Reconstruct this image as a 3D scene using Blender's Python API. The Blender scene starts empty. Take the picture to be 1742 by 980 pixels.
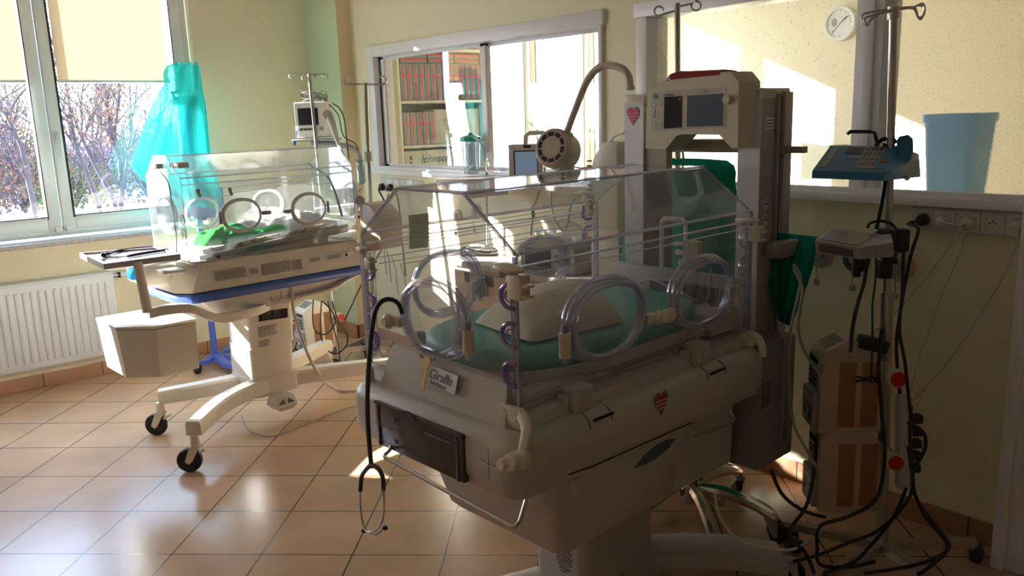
import bpy, bmesh, math, random
from mathutils import Vector, Matrix, noise
random.seed(7)
PI = math.pi
S = bpy.context.scene
COL = S.collection

# ------------------------------------------------------------ measured camera
FP = 1410.9; YAW, PIT, ROL = -0.86985, 0.204845, -0.03255; CAMH = 1.505
cf = Vector((math.sin(YAW)*math.cos(PIT), math.cos(YAW)*math.cos(PIT), -math.sin(PIT)))
cr = Vector((math.cos(YAW), -math.sin(YAW), 0)); cu = cr.cross(cf)
cr, cu = (cr*math.cos(ROL)+cu*math.sin(ROL)), (-cr*math.sin(ROL)+cu*math.cos(ROL))
CC = Vector((0, 0, CAMH))
def ray(px, py): return cf + cr*((px-871)/FP) - cu*((py-490)/FP)
def at(px, py, w): return CC + ray(px, py)*w
def onZ(px, py, z=0.0): d = ray(px, py); return CC + d*((z-CAMH)/d.z)
def onX(px, py, x): d = ray(px, py); return CC + d*(x/d.x)
def onY(px, py, y): d = ray(px, py); return CC + d*(y/d.y)
class Frame:
    def __init__(s, x, y, deg):
        a = math.radians(deg); s.O = Vector((x, y, 0)); s.rz = a
        s.ax = [Vector((math.cos(a), math.sin(a), 0)), Vector((-math.sin(a), math.cos(a), 0)), Vector((0, 0, 1))]
    def g(s, px, py, k, v):
        d = ray(px, py); n = s.ax[k]; t = (v-(CC-s.O).dot(n))/d.dot(n); q = CC+d*t-s.O
        return Vector([q.dot(a) for a in s.ax])
    def x(s, px, py, v): return s.g(px, py, 0, v)
    def y(s, px, py, v): return s.g(px, py, 1, v)
    def z(s, px, py, v): return s.g(px, py, 2, v)
    def loc(s, p): q = Vector(p)-s.O; return Vector([q.dot(a) for a in s.ax])

# ------------------------------------------------------------ materials
MATS = {}
def nt(m): m.use_nodes = True; t = m.node_tree; t.nodes.clear(); return t, t.nodes, t.links
def mat(name, col, rough=.5, metal=0, var=.05, scale=6, bump=0, spec=.5, emis=0, trans=0):
    if name in MATS: return MATS[name]
    m = bpy.data.materials.new(name); t, N, L = nt(m)
    o = N.new('ShaderNodeOutputMaterial'); b = N.new('ShaderNodeBsdfPrincipled'); L.new(b.outputs[0], o.inputs[0])
    tc = N.new('ShaderNodeTexCoord'); no = N.new('ShaderNodeTexNoise'); no.inputs['Scale'].default_value = scale; no.inputs['Detail'].default_value = 5
    L.new(tc.outputs['Object'], no.inputs['Vector'])
    mx = N.new('ShaderNodeMix'); mx.data_type = 'RGBA'
    mx.inputs[6].default_value = (*[max(0, c*(1-var)) for c in col], 1); mx.inputs[7].default_value = (*[min(1, c*(1+var)) for c in col], 1)
    L.new(no.outputs[0], mx.inputs[0]); L.new(mx.outputs[2], b.inputs['Base Color'])
    b.inputs['Roughness'].default_value = rough; b.inputs['Metallic'].default_value = metal
    b.inputs['Specular IOR Level'].default_value = spec
    if trans: b.inputs['Transmission Weight'].default_value = trans
    if emis: b.inputs['Emission Color'].default_value = (*col, 1); b.inputs['Emission Strength'].default_value = emis
    if bump:
        bp = N.new('ShaderNodeBump'); bp.inputs['Strength'].default_value = bump; bp.inputs['Distance'].default_value = .002
        n2 = N.new('ShaderNodeTexNoise'); n2.inputs['Scale'].default_value = scale*25; L.new(tc.outputs['Object'], n2.inputs['Vector'])
        L.new(n2.outputs[0], bp.inputs['Height']); L.new(bp.outputs[0], b.inputs['Normal'])
    MATS[name] = m; return m
def clear(name, tint=(.96, .97, .98), refl=.12, rough=.02, veil=0, veilcol=(.8, .8, .85), drops=0):
    """thin clear plastic or glass: see-through, with a fresnel sheen and an optional milky veil or dried drops"""
    m = bpy.data.materials.new(name); t, N, L = nt(m)
    o = N.new('ShaderNodeOutputMaterial'); tr = N.new('ShaderNodeBsdfTransparent'); tr.inputs[0].default_value = (*tint, 1)
    gl = N.new('ShaderNodeBsdfGlossy'); gl.inputs['Roughness'].default_value = rough; gl.inputs[0].default_value = (1, 1, 1, 1)
    lw = N.new('ShaderNodeLayerWeight'); lw.inputs[0].default_value = .5
    pw_ = N.new('ShaderNodeMath'); pw_.operation = 'POWER'; pw_.inputs[1].default_value = 3.6; L.new(lw.outputs['Facing'], pw_.inputs[0])
    mu = N.new('ShaderNodeMath'); mu.operation = 'MULTIPLY_ADD'; mu.use_clamp = True; mu.inputs[1].default_value = .8; mu.inputs[2].default_value = refl*.35; L.new(pw_.outputs[0], mu.inputs[0])
    m1 = N.new('ShaderNodeMixShader'); L.new(mu.outputs[0], m1.inputs[0]); L.new(tr.outputs[0], m1.inputs[1]); L.new(gl.outputs[0], m1.inputs[2])
    last = m1
    if veil or drops:
        df = N.new('ShaderNodeBsdfTranslucent'); df.inputs[0].default_value = (*veilcol, 1)
        d2 = N.new('ShaderNodeBsdfDiffuse'); d2.inputs[0].default_value = (*veilcol, 1)
        a = N.new('ShaderNodeMixShader'); a.inputs[0].default_value = .5; L.new(df.outputs[0], a.inputs[1]); L.new(d2.outputs[0], a.inputs[2])
        m2 = N.new('ShaderNodeMixShader'); L.new(m1.outputs[0], m2.inputs[1]); L.new(a.outputs[0], m2.inputs[2])
        if drops:
            tc = N.new('ShaderNodeTexCoord'); vo = N.new('ShaderNodeTexNoise'); vo.inputs['Scale'].default_value = drops; vo.inputs['Detail'].default_value = 3
            L.new(tc.outputs['Object'], vo.inputs['Vector'])
            rp = N.new('ShaderNodeMapRange'); rp.inputs[1].default_value = .66; rp.inputs[2].default_value = .74; rp.inputs[3].default_value = veil; rp.inputs[4].default_value = min(1, veil+.6)
            L.new(vo.outputs[0], rp.inputs[0]); L.new(rp.outputs[0], m2.inputs[0])
        else: m2.inputs[0].default_value = veil
        last = m2
    L.new(last.outputs[0], o.inputs[0]); MATS[name] = m; return m
def cloth(name, col, transl=.5, rough=.8):
    m = bpy.data.materials.new(name); t, N, L = nt(m)
    o = N.new('ShaderNodeOutputMaterial'); d = N.new('ShaderNodeBsdfDiffuse'); tl = N.new('ShaderNodeBsdfTranslucent')
    tc = N.new('ShaderNodeTexCoord'); no = N.new('ShaderNodeTexNoise'); no.inputs['Scale'].default_value = 90; L.new(tc.outputs['Object'], no.inputs['Vector'])
    mx = N.new('ShaderNodeMix'); mx.data_type = 'RGBA'; mx.inputs[6].default_value = (*[c*.93 for c in col], 1); mx.inputs[7].default_value = (*[min(1, c*1.07) for c in col], 1)
    L.new(no.outputs[0], mx.inputs[0]); L.new(mx.outputs[2], d.inputs[0]); L.new(mx.outputs[2], tl.inputs[0])
    ms = N.new('ShaderNodeMixShader'); ms.inputs[0].default_value = transl; L.new(d.outputs[0], ms.inputs[1]); L.new(tl.outputs[0], ms.inputs[2]); L.new(ms.outputs[0], o.inputs[0])
    MATS[name] = m; return m

wallm = mat('wall_paint', (.84, .765, .53), .55, var=.03, scale=2, bump=.15)
greenwall = mat('green_wall_paint', (.62, .70, .48), .55, var=.03, scale=2)
ceilm = mat('ceiling_paint', (.85, .83, .76), .8)
pvc = mat('window_plastic', (.80, .83, .82), .25)
wood = mat('white_wood', (.86, .85, .88), .35, var=.04)
granite = mat('granite', (.42, .38, .36), .35, var=.5, scale=90)
cream = mat('cream_plastic', (.74, .68, .58), .38, var=.02)
ivory = mat('ivory_plastic', (.70, .63, .50), .4, var=.02)
greyp = mat('pale_grey_plastic', (.54, .49, .45), .38, var=.02)
greyd = mat('mid_grey_plastic', (.30, .275, .26), .45, var=.03)
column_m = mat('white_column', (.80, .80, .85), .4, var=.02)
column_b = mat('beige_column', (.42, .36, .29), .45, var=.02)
dark = mat('dark_plastic', (.022, .022, .026), .4)
rubber = mat('black_rubber', (.015, .015, .016), .6)
smoke = mat('smoked_plastic', (.075, .05, .055), .2)
screen_d = mat('dark_screen', (.02, .024, .035), .08)
screen_b = mat('blue_grey_screen', (.10, .13, .19), .1)
screen_l = mat('lit_blue_screen', (.25, .36, .52), .15, emis=.18)
chrome = mat('chrome', (.62, .60, .57), .18, 1)
steel = mat('brushed_steel', (.50, .47, .44), .3, 1)
blue = mat('blue_band', (.06, .12, .42), .35)
bluedev = mat('blue_device', (.04, .20, .42), .3)
bluestand = mat('blue_painted_metal', (.09, .16, .62), .35)
teal = cloth('teal_cloth', (.03, .42, .33), .3)
aqua = cloth('turquoise_gown', (.10, .78, .74), .7)
_t = aqua.node_tree; _o = next(n for n in _t.nodes if n.type == 'OUTPUT_MATERIAL'); _s = _o.inputs[0].links[0].from_socket
_tr = _t.nodes.new('ShaderNodeBsdfTransparent'); _tr.inputs[0].default_value = (.7, .95, .94, 1); _ms = _t.nodes.new('ShaderNodeMixShader'); _ms.inputs[0].default_value = .28
_t.links.new(_s, _ms.inputs[1]); _t.links.new(_tr.outputs[0], _ms.inputs[2]); _t.links.new(_ms.outputs[0], _o.inputs[0])
tealv = mat('teal_mattress_vinyl', (.10, .40, .36), .42, var=.03)
pillowm = mat('pillow_cotton', (.74, .66, .55), .85, bump=.2)
whitecloth = mat('white_cloth', (.85, .84, .82), .85, bump=.3)
greencl = mat('green_towel', (.03, .52, .06), .9, var=.25, scale=60, bump=1)
print_m = mat('printed_grey', (.13, .12, .12), .6)
paper = mat('white_label', (.78, .77, .74), .6)
red = mat('red_plastic', (.55, .015, .02), .35)
redd = mat('alarm_red', (.30, .02, .035), .25)
pink = mat('heart_pink', (.62, .03, .10), .5)
black_c = mat('black_cable', (.012, .012, .013), .45)
grey_c = mat('grey_cable', (.30, .28, .25), .5)
white_c = mat('white_cable', (.62, .58, .52), .5)
brown = mat('brown_vent', (.34, .17, .075), .6, var=.2, scale=30)
amber = mat('amber_panel', (.5, .27, .12), .6)
peach = mat('peach_laminate', (.60, .44, .34), .45)
counter = mat('counter_top', (.52, .45, .40), .4)
packm = mat('blue_grey_pack', (.22, .34, .38), .7)
pinktape = mat('red_tape', (.75, .08, .14), .5)
cardb = mat('white_carton', (.62, .64, .60), .6)
greenlid = mat('green_lid', (.02, .40, .26), .35)
note_m = mat('pale_note_paper', (.50, .50, .38), .8)
acr = clear('acrylic', (.97, .975, .98), .10, .015, veil=.012, veilcol=(.75, .75, .85))
acr2 = clear('acrylic_sheen', (.965, .97, .975), .16, .02, veil=.03, veilcol=(.85, .88, .92))
edge = clear('acrylic_edge', (.74, .74, .80), .5, .12, veil=.35, veilcol=(.62, .60, .70))
ringm = clear('clear_lavender_ring', (.80, .80, .87), .6, .1, veil=.16, veilcol=(.72, .70, .88))
ringw = clear('clear_white_ring', (.85, .86, .9), .6, .12, veil=.45, veilcol=(.85, .85, .9))
purple = clear('purple_gasket', (.45, .32, .62), .5, .12, veil=.5, veilcol=(.40, .24, .60))
glass = clear('window_glass', (.97, .98, .98), .14, .005)
glass_dirty = clear('dirty_glass', (.95, .96, .95), .12, .02, veil=.07, veilcol=(.92, .93, .92), drops=75)
glass_wet = clear('wet_frosted_glass', (.93, .95, .95), .12, .03, veil=.12, veilcol=(.9, .92, .9), drops=130)
def frosted(name):
    m = bpy.data.materials.new(name); t, N, L = nt(m); o = N.new('ShaderNodeOutputMaterial'); tr = N.new('ShaderNodeBsdfTransparent')
    rf = N.new('ShaderNodeBsdfRefraction'); rf.inputs['IOR'].default_value = 1.02; rf.inputs['Roughness'].default_value = .22; rf.inputs[0].default_value = (.95, .97, .98, 1)
    tc = N.new('ShaderNodeTexCoord'); no = N.new('ShaderNodeTexNoise'); no.inputs['Scale'].default_value = 170; no.inputs['Detail'].default_value = 2; L.new(tc.outputs['Object'], no.inputs['Vector'])
    mr = N.new('ShaderNodeMapRange'); mr.inputs[1].default_value = .42; mr.inputs[2].default_value = .62; mr.inputs[3].default_value = .35; mr.inputs[4].default_value = .95; L.new(no.outputs[0], mr.inputs[0])
    ms = N.new('ShaderNodeMixShader'); L.new(mr.outputs[0], ms.inputs[0]); L.new(tr.outputs[0], ms.inputs[1]); L.new(rf.outputs[0], ms.inputs[2])
    df = N.new('ShaderNodeBsdfTranslucent'); df.inputs[0].default_value = (.9, .92, .92, 1); m2 = N.new('ShaderNodeMixShader')
    r2 = N.new('ShaderNodeMapRange'); r2.inputs[1].default_value = .66; r2.inputs[2].default_value = .74; r2.inputs[3].default_value = .05; r2.inputs[4].default_value = .5; L.new(no.outputs[0], r2.inputs[0]); L.new(r2.outputs[0], m2.inputs[0])
    L.new(ms.outputs[0], m2.inputs[1]); L.new(df.outputs[0], m2.inputs[2]); L.new(m2.outputs[0], o.inputs[0]); return m
glass_frost = frosted('wet_frosted_pane')
bagm = clear('plastic_bag', (.90, .91, .93), .5, .12, veil=.14, veilcol=(.85, .85, .88))
jarm = clear('clear_jar', (.86, .90, .92), .5, .05, veil=.12, veilcol=(.8, .85, .88))
bark = mat('bark', (.03, .02, .025), .9)
leafm = cloth('autumn_leaves', (.13, .075, .05), .3)
leafg = cloth('olive_leaves', (.10, .10, .05), .3)
groundm = mat('pale_ground', (.45, .42, .38), .9, var=.3, scale=.5)
blind_m = cloth('cream_blind_fabric', (.44, .33, .19), .30)
tyre = rubber
def floor_mat(name, loc, rot, tile, c1, c2, grout, rough):
    m = bpy.data.materials.new(name); t, N, L = nt(m)
    o = N.new('ShaderNodeOutputMaterial'); b = N.new('ShaderNodeBsdfPrincipled'); L.new(b.outputs[0], o.inputs[0])
    g = N.new('ShaderNodeNewGeometry'); mp = N.new('ShaderNodeMapping'); mp.vector_type = 'TEXTURE'
    mp.inputs['Location'].default_value = loc; mp.inputs['Rotation'].default_value = rot; mp.inputs['Scale'].default_value = (tile, tile, tile)
    L.new(g.outputs['Position'], mp.inputs[0])
    br = N.new('ShaderNodeTexBrick'); br.offset = 0; br.inputs['Scale'].default_value = 1; br.inputs['Brick Width'].default_value = 1; br.inputs['Row Height'].default_value = 1
    br.inputs['Mortar Size'].default_value = .009; br.inputs['Mortar Smooth'].default_value = .1; br.inputs['Bias'].default_value = 0
    br.inputs['Color1'].default_value = (*c1, 1); br.inputs['Color2'].default_value = (*c2, 1); br.inputs['Mortar'].default_value = (*grout, 1)
    L.new(mp.outputs[0], br.inputs[0])
    no = N.new('ShaderNodeTexNoise'); no.inputs['Scale'].default_value = 3.2; no.inputs['Detail'].default_value = 8; L.new(g.outputs['Position'], no.inputs['Vector'])
    mr = N.new('ShaderNodeMapRange'); mr.inputs[3].default_value = .72; mr.inputs[4].default_value = 1.25; L.new(no.outputs[0], mr.inputs[0])
    mx = N.new('ShaderNodeMix'); mx.data_type = 'RGBA'; mx.blend_type = 'MULTIPLY'; mx.inputs[0].default_value = 1
    L.new(br.outputs[0], mx.inputs[6]); L.new(mr.outputs[0], mx.inputs[7]); L.new(mx.outputs[2], b.inputs['Base Color'])
    b.inputs['Roughness'].default_value = rough
    bp = N.new('ShaderNodeBump'); bp.inputs['Strength'].default_value = .25; bp.inputs['Distance'].default_value = .002; bp.invert = True
    L.new(br.outputs['Fac'], bp.inputs['Height']); L.new(bp.outputs[0], b.inputs['Normal'])
    MATS[name] = m; return m
tilem = floor_mat('floor_tiles', (-3.3576, .3312, 0), (0, 0, .80123), .32988, (.62, .405, .26), (.57, .365, .23), (.07, .045, .035), .25)
basem_x = floor_mat('baseboard_tiles_side', (0, .05, -.2), (0, 0, 0), .33, (.50, .27, .15), (.44, .23, .13), (.08, .05, .04), .3)
basem_y = basem_x
def base_mat(name, axis, off):
    m = basem_x.copy(); m.name = name
    for n in m.node_tree.nodes:
        if n.type == 'MAPPING':
            # brick pattern lies in texture xy: bring the wall's run to x and height to y
            n.inputs['Rotation'].default_value = (PI/2, 0, 0) if axis == 'x' else (PI/2, 0, PI/2)
            n.inputs['Location'].default_value = (off, off, -.2)
    return m
base_back = base_mat('baseboard_tiles_back', 'x', -1.02)
base_left = base_mat('baseboard_tiles_left', 'y', .92)

# ------------------------------------------------------------ mesh builder
def catmull(pts, n=6, closed=False):
    P = [Vector(p) for p in pts]; out = []
    m = len(P); rng = range(m if closed else m-1)
    for i in rng:
        if closed: a, b, c, d = P[(i-1) % m], P[i], P[(i+1) % m], P[(i+2) % m]
        else: a, b, c, d = P[max(i-1, 0)], P[i], P[i+1], P[min(i+2, m-1)]
        for k in range(n):
            t = k/n; out.append(.5*((2*b)+(c-a)*t+(2*a-5*b+4*c-d)*t*t+(3*b-a-3*c+d)*t**3))
    if not closed: out.append(P[-1])
    return out
class MB:
    def __init__(s): s.bm = bmesh.new(); s.mats = []
    def mi(s, m):
        if m is None: return 0
        if m not in s.mats: s.mats.append(m)
        return s.mats.index(m)
    def _fin(s, faces, m):
        if m is not None:
            k = s.mi(m)
            for f in faces: f.material_index = k
    def box(s, c, d, bev=0, rot=None, m=None, seg=2):
        M = Matrix.Translation(Vector(c)) @ (rot.to_4x4() if rot is not None else Matrix()) @ Matrix.Diagonal((*d, 1))
        r = bmesh.ops.create_cube(s.bm, size=1, matrix=M); vs = r['verts']
        fs = list({f for v in vs for f in v.link_faces}); s._fin(fs, m)
        if bev:
            es = list({e for v in vs for e in v.link_edges})
            bmesh.ops.bevel(s.bm, geom=es, offset=min(bev, min(d)*.49), segments=seg, affect='EDGES', profile=.5)
        return s
    def b2(s, a, b, bev=0, m=None):
        a, b = Vector(a), Vector(b); return s.box((a+b)/2, [abs(v) for v in (b-a)], bev, m=m)
    def loft(s, rings, cap=True, m=None, closed=True):
        R = [[s.bm.verts.new(Vector(p)) for p in r] for r in rings]; n = len(R[0]); fs = []
        for a, b in zip(R, R[1:]):
            for i in range(n if closed else n-1):
                j = (i+1) % n
                try: fs.append(s.bm.faces.new((a[i], a[j], b[j], b[i])))
                except ValueError: pass
        if cap and closed:
            fs.append(s.bm.faces.new(R[0][::-1])); fs.append(s.bm.faces.new(R[-1]))
        s._fin(fs, m); return s
    def prism(s, poly, off, m=None, bev=0, side=None):
        """closed polygon (3-D points) pushed along the vector off"""
        off = Vector(off); A = [s.bm.verts.new(Vector(p)) for p in poly]; B = [s.bm.verts.new(Vector(p)+off) for p in poly]
        f1 = s.bm.faces.new(A[::-1]); f2 = s.bm.faces.new(B); n = len(A)
        sd = [s.bm.faces.new((A[i], A[(i+1) % n], B[(i+1) % n], B[i])) for i in range(n)]
        s._fin([f1, f2]+sd, m); s._fin(sd, side)
        if bev:
            es = list({e for v in A+B for e in v.link_edges})
            bmesh.ops.bevel(s.bm, geom=es, offset=bev, segments=2, affect='EDGES', profile=.5)
        return s
    def tube(s, pts, r, seg=8, closed=False, smooth=0, m=None, flat=1.0):
        P = catmull(pts, smooth, closed) if smooth else [Vector(p) for p in pts]
        n = len(P); rr = r if callable(r) else (lambda t: r); rings = []
        T0 = (P[1]-P[0]).normalized(); nrm = T0.orthogonal().normalized()
        for i, p in enumerate(P):
            if closed: T = (P[(i+1) % n]-P[i-1])
            else: T = P[min(i+1, n-1)]-P[max(i-1, 0)]
            T = T.normalized() if T.length > 1e-9 else T0
            nrm = (nrm-T*nrm.dot(T)); nrm = nrm.normalized() if nrm.length > 1e-6 else T.orthogonal().normalized()
            bi = T.cross(nrm); q = rr(i/max(1, n-1))
            rings.append([p+nrm*math.cos(a)*q+bi*math.sin(a)*q*flat for a in [2*PI*k/seg for k in range(seg)]])
        if closed:
            R = [[s.bm.verts.new(v) for v in g] for g in rings]; fs = []
            # align the seam
            best = min(range(seg), key=lambda k: (rings[-1][0]-rings[0][k]).length)
            for i in range(n):
                a = R[i]; b = R[(i+1) % n]; sh = best if i == n-1 else 0
                for k in range(seg): fs.append(s.bm.faces.new((a[k], a[(k+1) % seg], b[(k+1+sh) % seg], b[(k+sh) % seg])))
            s._fin(fs, m)
        else: s.loft(rings, m=m)
        return s
    def cyl(s, a, b, r0, r1=None, seg=16, m=None):
        a, b = Vector(a), Vector(b); r1 = r0 if r1 is None else r1
        T = (b-a).normalized(); n = T.orthogonal().normalized(); bi = T.cross(n)
        ring = lambda p, r: [p+n*math.cos(2*PI*k/seg)*r+bi*math.sin(2*PI*k/seg)*r for k in range(seg)]
        return s.loft([ring(a, r0), ring(b, r1)], m=m)
    def lathe(s, prof, o, axis=(0, 0, 1), seg=24, m=None, sy=1.0):
        o = Vector(o); T = Vector(axis).normalized()
        n = Vector((1, 0, 0)) if abs(T.z) > .9 else Vector((0, 0, 1)).cross(T).normalized(); bi = T.cross(n)
        rings = [[o+T*h+n*math.cos(2*PI*k/seg)*r+bi*math.sin(2*PI*k/seg)*r*sy for k in range(seg)] for r, h in prof]
        return s.loft(rings, m=m)
    def ell(s, c, r, m=None, seg=16, rot=None):
        M = Matrix.Translation(Vector(c)) @ (rot.to_4x4() if rot is not None else Matrix()) @ Matrix.Diagonal((*r, 1))
        q = bmesh.ops.create_uvsphere(s.bm, u_segments=seg, v_segments=max(6, seg//2), radius=1, matrix=M)
        s._fin({f for v in q['verts'] for f in v.link_faces}, m); return s
    def sheet(s, fn, nu, nv, th=.002, m=None):
        V = [[s.bm.verts.new(Vector(fn(i/nu, j/nv))) for j in range(nv+1)] for i in range(nu+1)]
        fs = [s.bm.faces.new((V[i][j], V[i+1][j], V[i+1][j+1], V[i][j+1])) for i in range(nu) for j in range(nv)]
        s._fin(fs, m)
        if th:
            r = bmesh.ops.solidify(s.bm, geom=fs, thickness=th)
        return s
    def build(s, name, material=None, parent=None, sharp=38, smooth=True):
        bm = s.bm; bmesh.ops.recalc_face_normals(bm, faces=bm.faces)
        if smooth:
            lim = math.radians(sharp)
            for f in bm.faces: f.smooth = True
            for e in bm.edges:
                if len(e.link_faces) != 2 or e.calc_face_angle(0) > lim: e.smooth = False
        me = bpy.data.meshes.new(name); bm.to_mesh(me); bm.free()
        ms = list(s.mats)
        if not ms: ms = [material]
        for m_ in ms: me.materials.append(m_)
        o = bpy.data.objects.new(name, me); COL.objects.link(o)
        if parent is not None: o.parent = parent
        return o
def ttag(o, label, cat, group=None, kind=None):
    if label: o['label'] = label
    if cat: o['category'] = cat
    if group: o['group'] = group
    if kind: o['kind'] = kind
    return o
def thing(name, label, cat, loc=(0, 0, 0), rz=0, group=None):
    o = bpy.data.objects.new(name, None); COL.objects.link(o); o.empty_display_size = .05
    o.location = loc; o.rotation_euler = (0, 0, rz); return ttag(o, label, cat, group)
def struct(name, mb, m, label=None):
    o = mb.build(name, m); o['kind'] = 'structure'
    if label: o['label'] = label
    return o
def copy_tree(o, parent=None):
    c = o.copy(); COL.objects.link(c)
    if parent is not None: c.parent = parent
    for ch in list(o.children): copy_tree(ch, c)
    return c
def text(body, size, o, xd, yd, m, parent, name='lettering', align='LEFT', ext=.0004, shear=0, bold=0):
    cu_ = bpy.data.curves.new('t', 'FONT'); cu_.body = body; cu_.size = size; cu_.align_x = align; cu_.extrude = ext; cu_.shear = shear; cu_.offset = bold
    cu_.resolution_u = 3
    ob = bpy.data.objects.new('t', cu_); me = bpy.data.meshes.new_from_object(ob); bpy.data.objects.remove(ob); bpy.data.curves.remove(cu_)
    xd, yd = Vector(xd).normalized(), Vector(yd); yd = (yd-xd*yd.dot(xd)).normalized(); zd = xd.cross(yd)
    M = Matrix((xd, yd, zd)).transposed().to_4x4(); M.translation = Vector(o); me.transform(M)
    me.materials.clear(); me.materials.append(m); me.name = name
    r = bpy.data.objects.new(name, me); COL.objects.link(r)
    if parent is not None: r.parent = parent
    return r
def fineprint(mb, o, xd, yd, w, h, rows, m, seed=0, t=.0006):
    rnd = random.Random(seed); xd, yd = Vector(xd).normalized(), Vector(yd).normalized(); n = xd.cross(yd)
    R = Matrix((xd, yd, n)).transposed()
    for k in range(rows):
        x = 0; y = h*(k+.5)/rows
        while x < w*rnd.uniform(.86, 1):
            l = min(rnd.uniform(.06, .16)*w, w-x)
            if l <= 0: break
            mb.box(Vector(o)+xd*(x+l/2)+yd*y, (l, h/rows*.38, t), rot=R, m=m); x += l+w*.018
    return mb
def heart(o, xd, yd, size, parent, face=pink):
    xd, yd = Vector(xd).normalized(), Vector(yd).normalized(); n = xd.cross(yd); o = Vector(o)
    def pts(k): 
        out = []
        for i in range(40):
            t = 2*PI*i/40; x = 16*math.sin(t)**3; y = 13*math.cos(t)-5*math.cos(2*t)-2*math.cos(3*t)-math.cos(4*t)
            out.append(o+xd*x/34*size*k+yd*(y+2)/30*size*k*1.12)
        return out
    mb = MB(); mb.prism(pts(1), n*.0006, m=dark); mb.prism([p+n*.0003 for p in pts(.93)], n*.0006, m=mat('sticker_lace', (.55, .5, .5), .6)); mb.prism([p+n*.0005 for p in pts(.86)], n*.0009, m=face)
    h = mb.build('heart_sticker', None, parent); h['label'] = 'pink heart sticker with white handwriting'
    for k, (s_, q) in enumerate((('wielka orkiestra', .135), ('świątecznej', .155), ('pomocy', .155))):
        text(s_, size*q, o+yd*size*(.12-.17*k)+n*.0016, xd, yd, paper, h, align='CENTER', shear=.15)
    return h

# ------------------------------------------------------------ camera
cam = bpy.data.cameras.new('camera'); cam.sensor_width = 36; cam.lens = FP/1742*36; cam.clip_start = .02; cam.clip_end = 300
co = bpy.data.objects.new('camera', cam); COL.objects.link(co)
Mx = Matrix((cr, cu, -cf)).transposed().to_4x4(); Mx.translation = CC; co.matrix_world = Mx; S.camera = co

# ============================================================ THE ROOM
XL, YB = -5.48, 2.92; HC = 2.95; XR, YF = 1.6, -2.6; YN = 6.6; WT = .12
mb = MB(); mb.b2((XL-.3, YF-.2, -.06), (XR+.3, YN+.2, 0)); struct('floor', mb, tilem)
mb = MB(); mb.b2((XL-.3, YF-.2, HC), (XR+.3, YN+.2, HC+.06)); struct('ceiling', mb, ceilm)
# window wall with openings  (outer wall, both rooms)
def wall_with_holes(name, axis, pos, th, lo, hi, holes, m, z1=HC):
    """holes: (a0,a1,z0,z1) along the wall; built of blocks around them"""
    mb = MB(); cuts = sorted(holes); a = lo
    def blk(a0, a1, z0, z1_):
        if a1-a0 < 1e-4 or z1_-z0 < 1e-4: return
        if axis == 'x': mb.b2((pos, a0, z0), (pos+th, a1, z1_))
        else: mb.b2((a0, pos, z0), (a1, pos+th, z1_))
    for h0, h1, z0, zt in cuts:
        blk(a, h0, 0, z1); blk(h0, h1, 0, z0); blk(h0, h1, zt, z1); a = h1
    blk(a, hi, 0, z1); return struct(name, mb, m)
W1 = (-1.39, 2.03, .845, 2.62); W4 = (4.22, 6.42, .85, 2.62)
wall_with_holes('wall_left', 'x', XL, -.26, YF, YN, [W1, W4], wallm)
W2 = (-4.80, -2.745, 1.165, 1.965); W3 = (-2.535, -.91, 1.165, 1.965)
wall_with_holes('wall_back', 'y', YB, WT, XL, XR, [W2, W3], wallm)
tanw = mat('unseen_wall_brown', (.56, .46, .37), .6)  # brown put on the unseen right and front walls to dim their bounced light
mb = MB(); mb.b2((XR, YF, 0), (XR+.1, YB+WT, HC), m=tanw); mb.b2((XR, YB+WT, 0), (XR+.1, YN, HC), m=wallm); struct('wall_right', mb, None)
mb = MB(); mb.b2((XL, YF-.1, 0), (XR, YF, HC)); struct('wall_front', mb, tanw)
mb = MB(); mb.b2((XL-.2, YN, 0), (XR+.1, YN+.1, HC)); struct('wall_far', mb, wallm)
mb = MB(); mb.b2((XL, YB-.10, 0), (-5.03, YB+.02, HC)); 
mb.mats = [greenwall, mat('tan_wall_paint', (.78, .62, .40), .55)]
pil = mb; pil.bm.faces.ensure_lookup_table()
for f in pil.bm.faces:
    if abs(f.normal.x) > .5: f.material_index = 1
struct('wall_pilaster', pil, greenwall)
# baseboards
mb = MB(); mb.b2((XL, YF, 0), (XL+.012, YB-.10, .082), .002); struct('baseboard_left', mb, base_left)
mb = MB(); mb.b2((XL+.012, YB-.112, 0), (-5.018, YB-.10, .10), .002); mb.b2((-5.03, YB-.112, 0), (-5.018, YB-.012, .10), .002); struct('baseboard_pilaster', mb, base_back)
mb = MB(); mb.b2((-5.018, YB-.012, 0), (-.905, YB, .084), .002); struct('baseboard_back', mb, base_back)
# door frame at the right
mb = MB(); mb.b2((-.898, YB-.13, 0), (-.80, YB, 2.08), .008); mb.b2((-.90, YB-.145, 0), (-.86, YB-.02, 2.08), .006); mb.b2((-.898, YB-.13, 2.0), (.02, YB, 2.10), .008); mb.b2((-.02, YB-.13, 0), (.06, YB, 2.08), .008)
d1 = struct('door_1', mb, wood); mb = MB(); mb.b2((-.80, YB-.05, .01), (-.02, YB-.005, 2.0), .004); q = mb.build('door_leaf', wood, d1)
mb = MB(); mb.cyl((-.70, YB-.05, 1.03), (-.70, YB-.10, 1.03), .01); mb.cyl((-.70, YB-.10, 1.03), (-.58, YB-.10, 1.03), .009); mb.build('door_handle', steel, d1)

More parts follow.
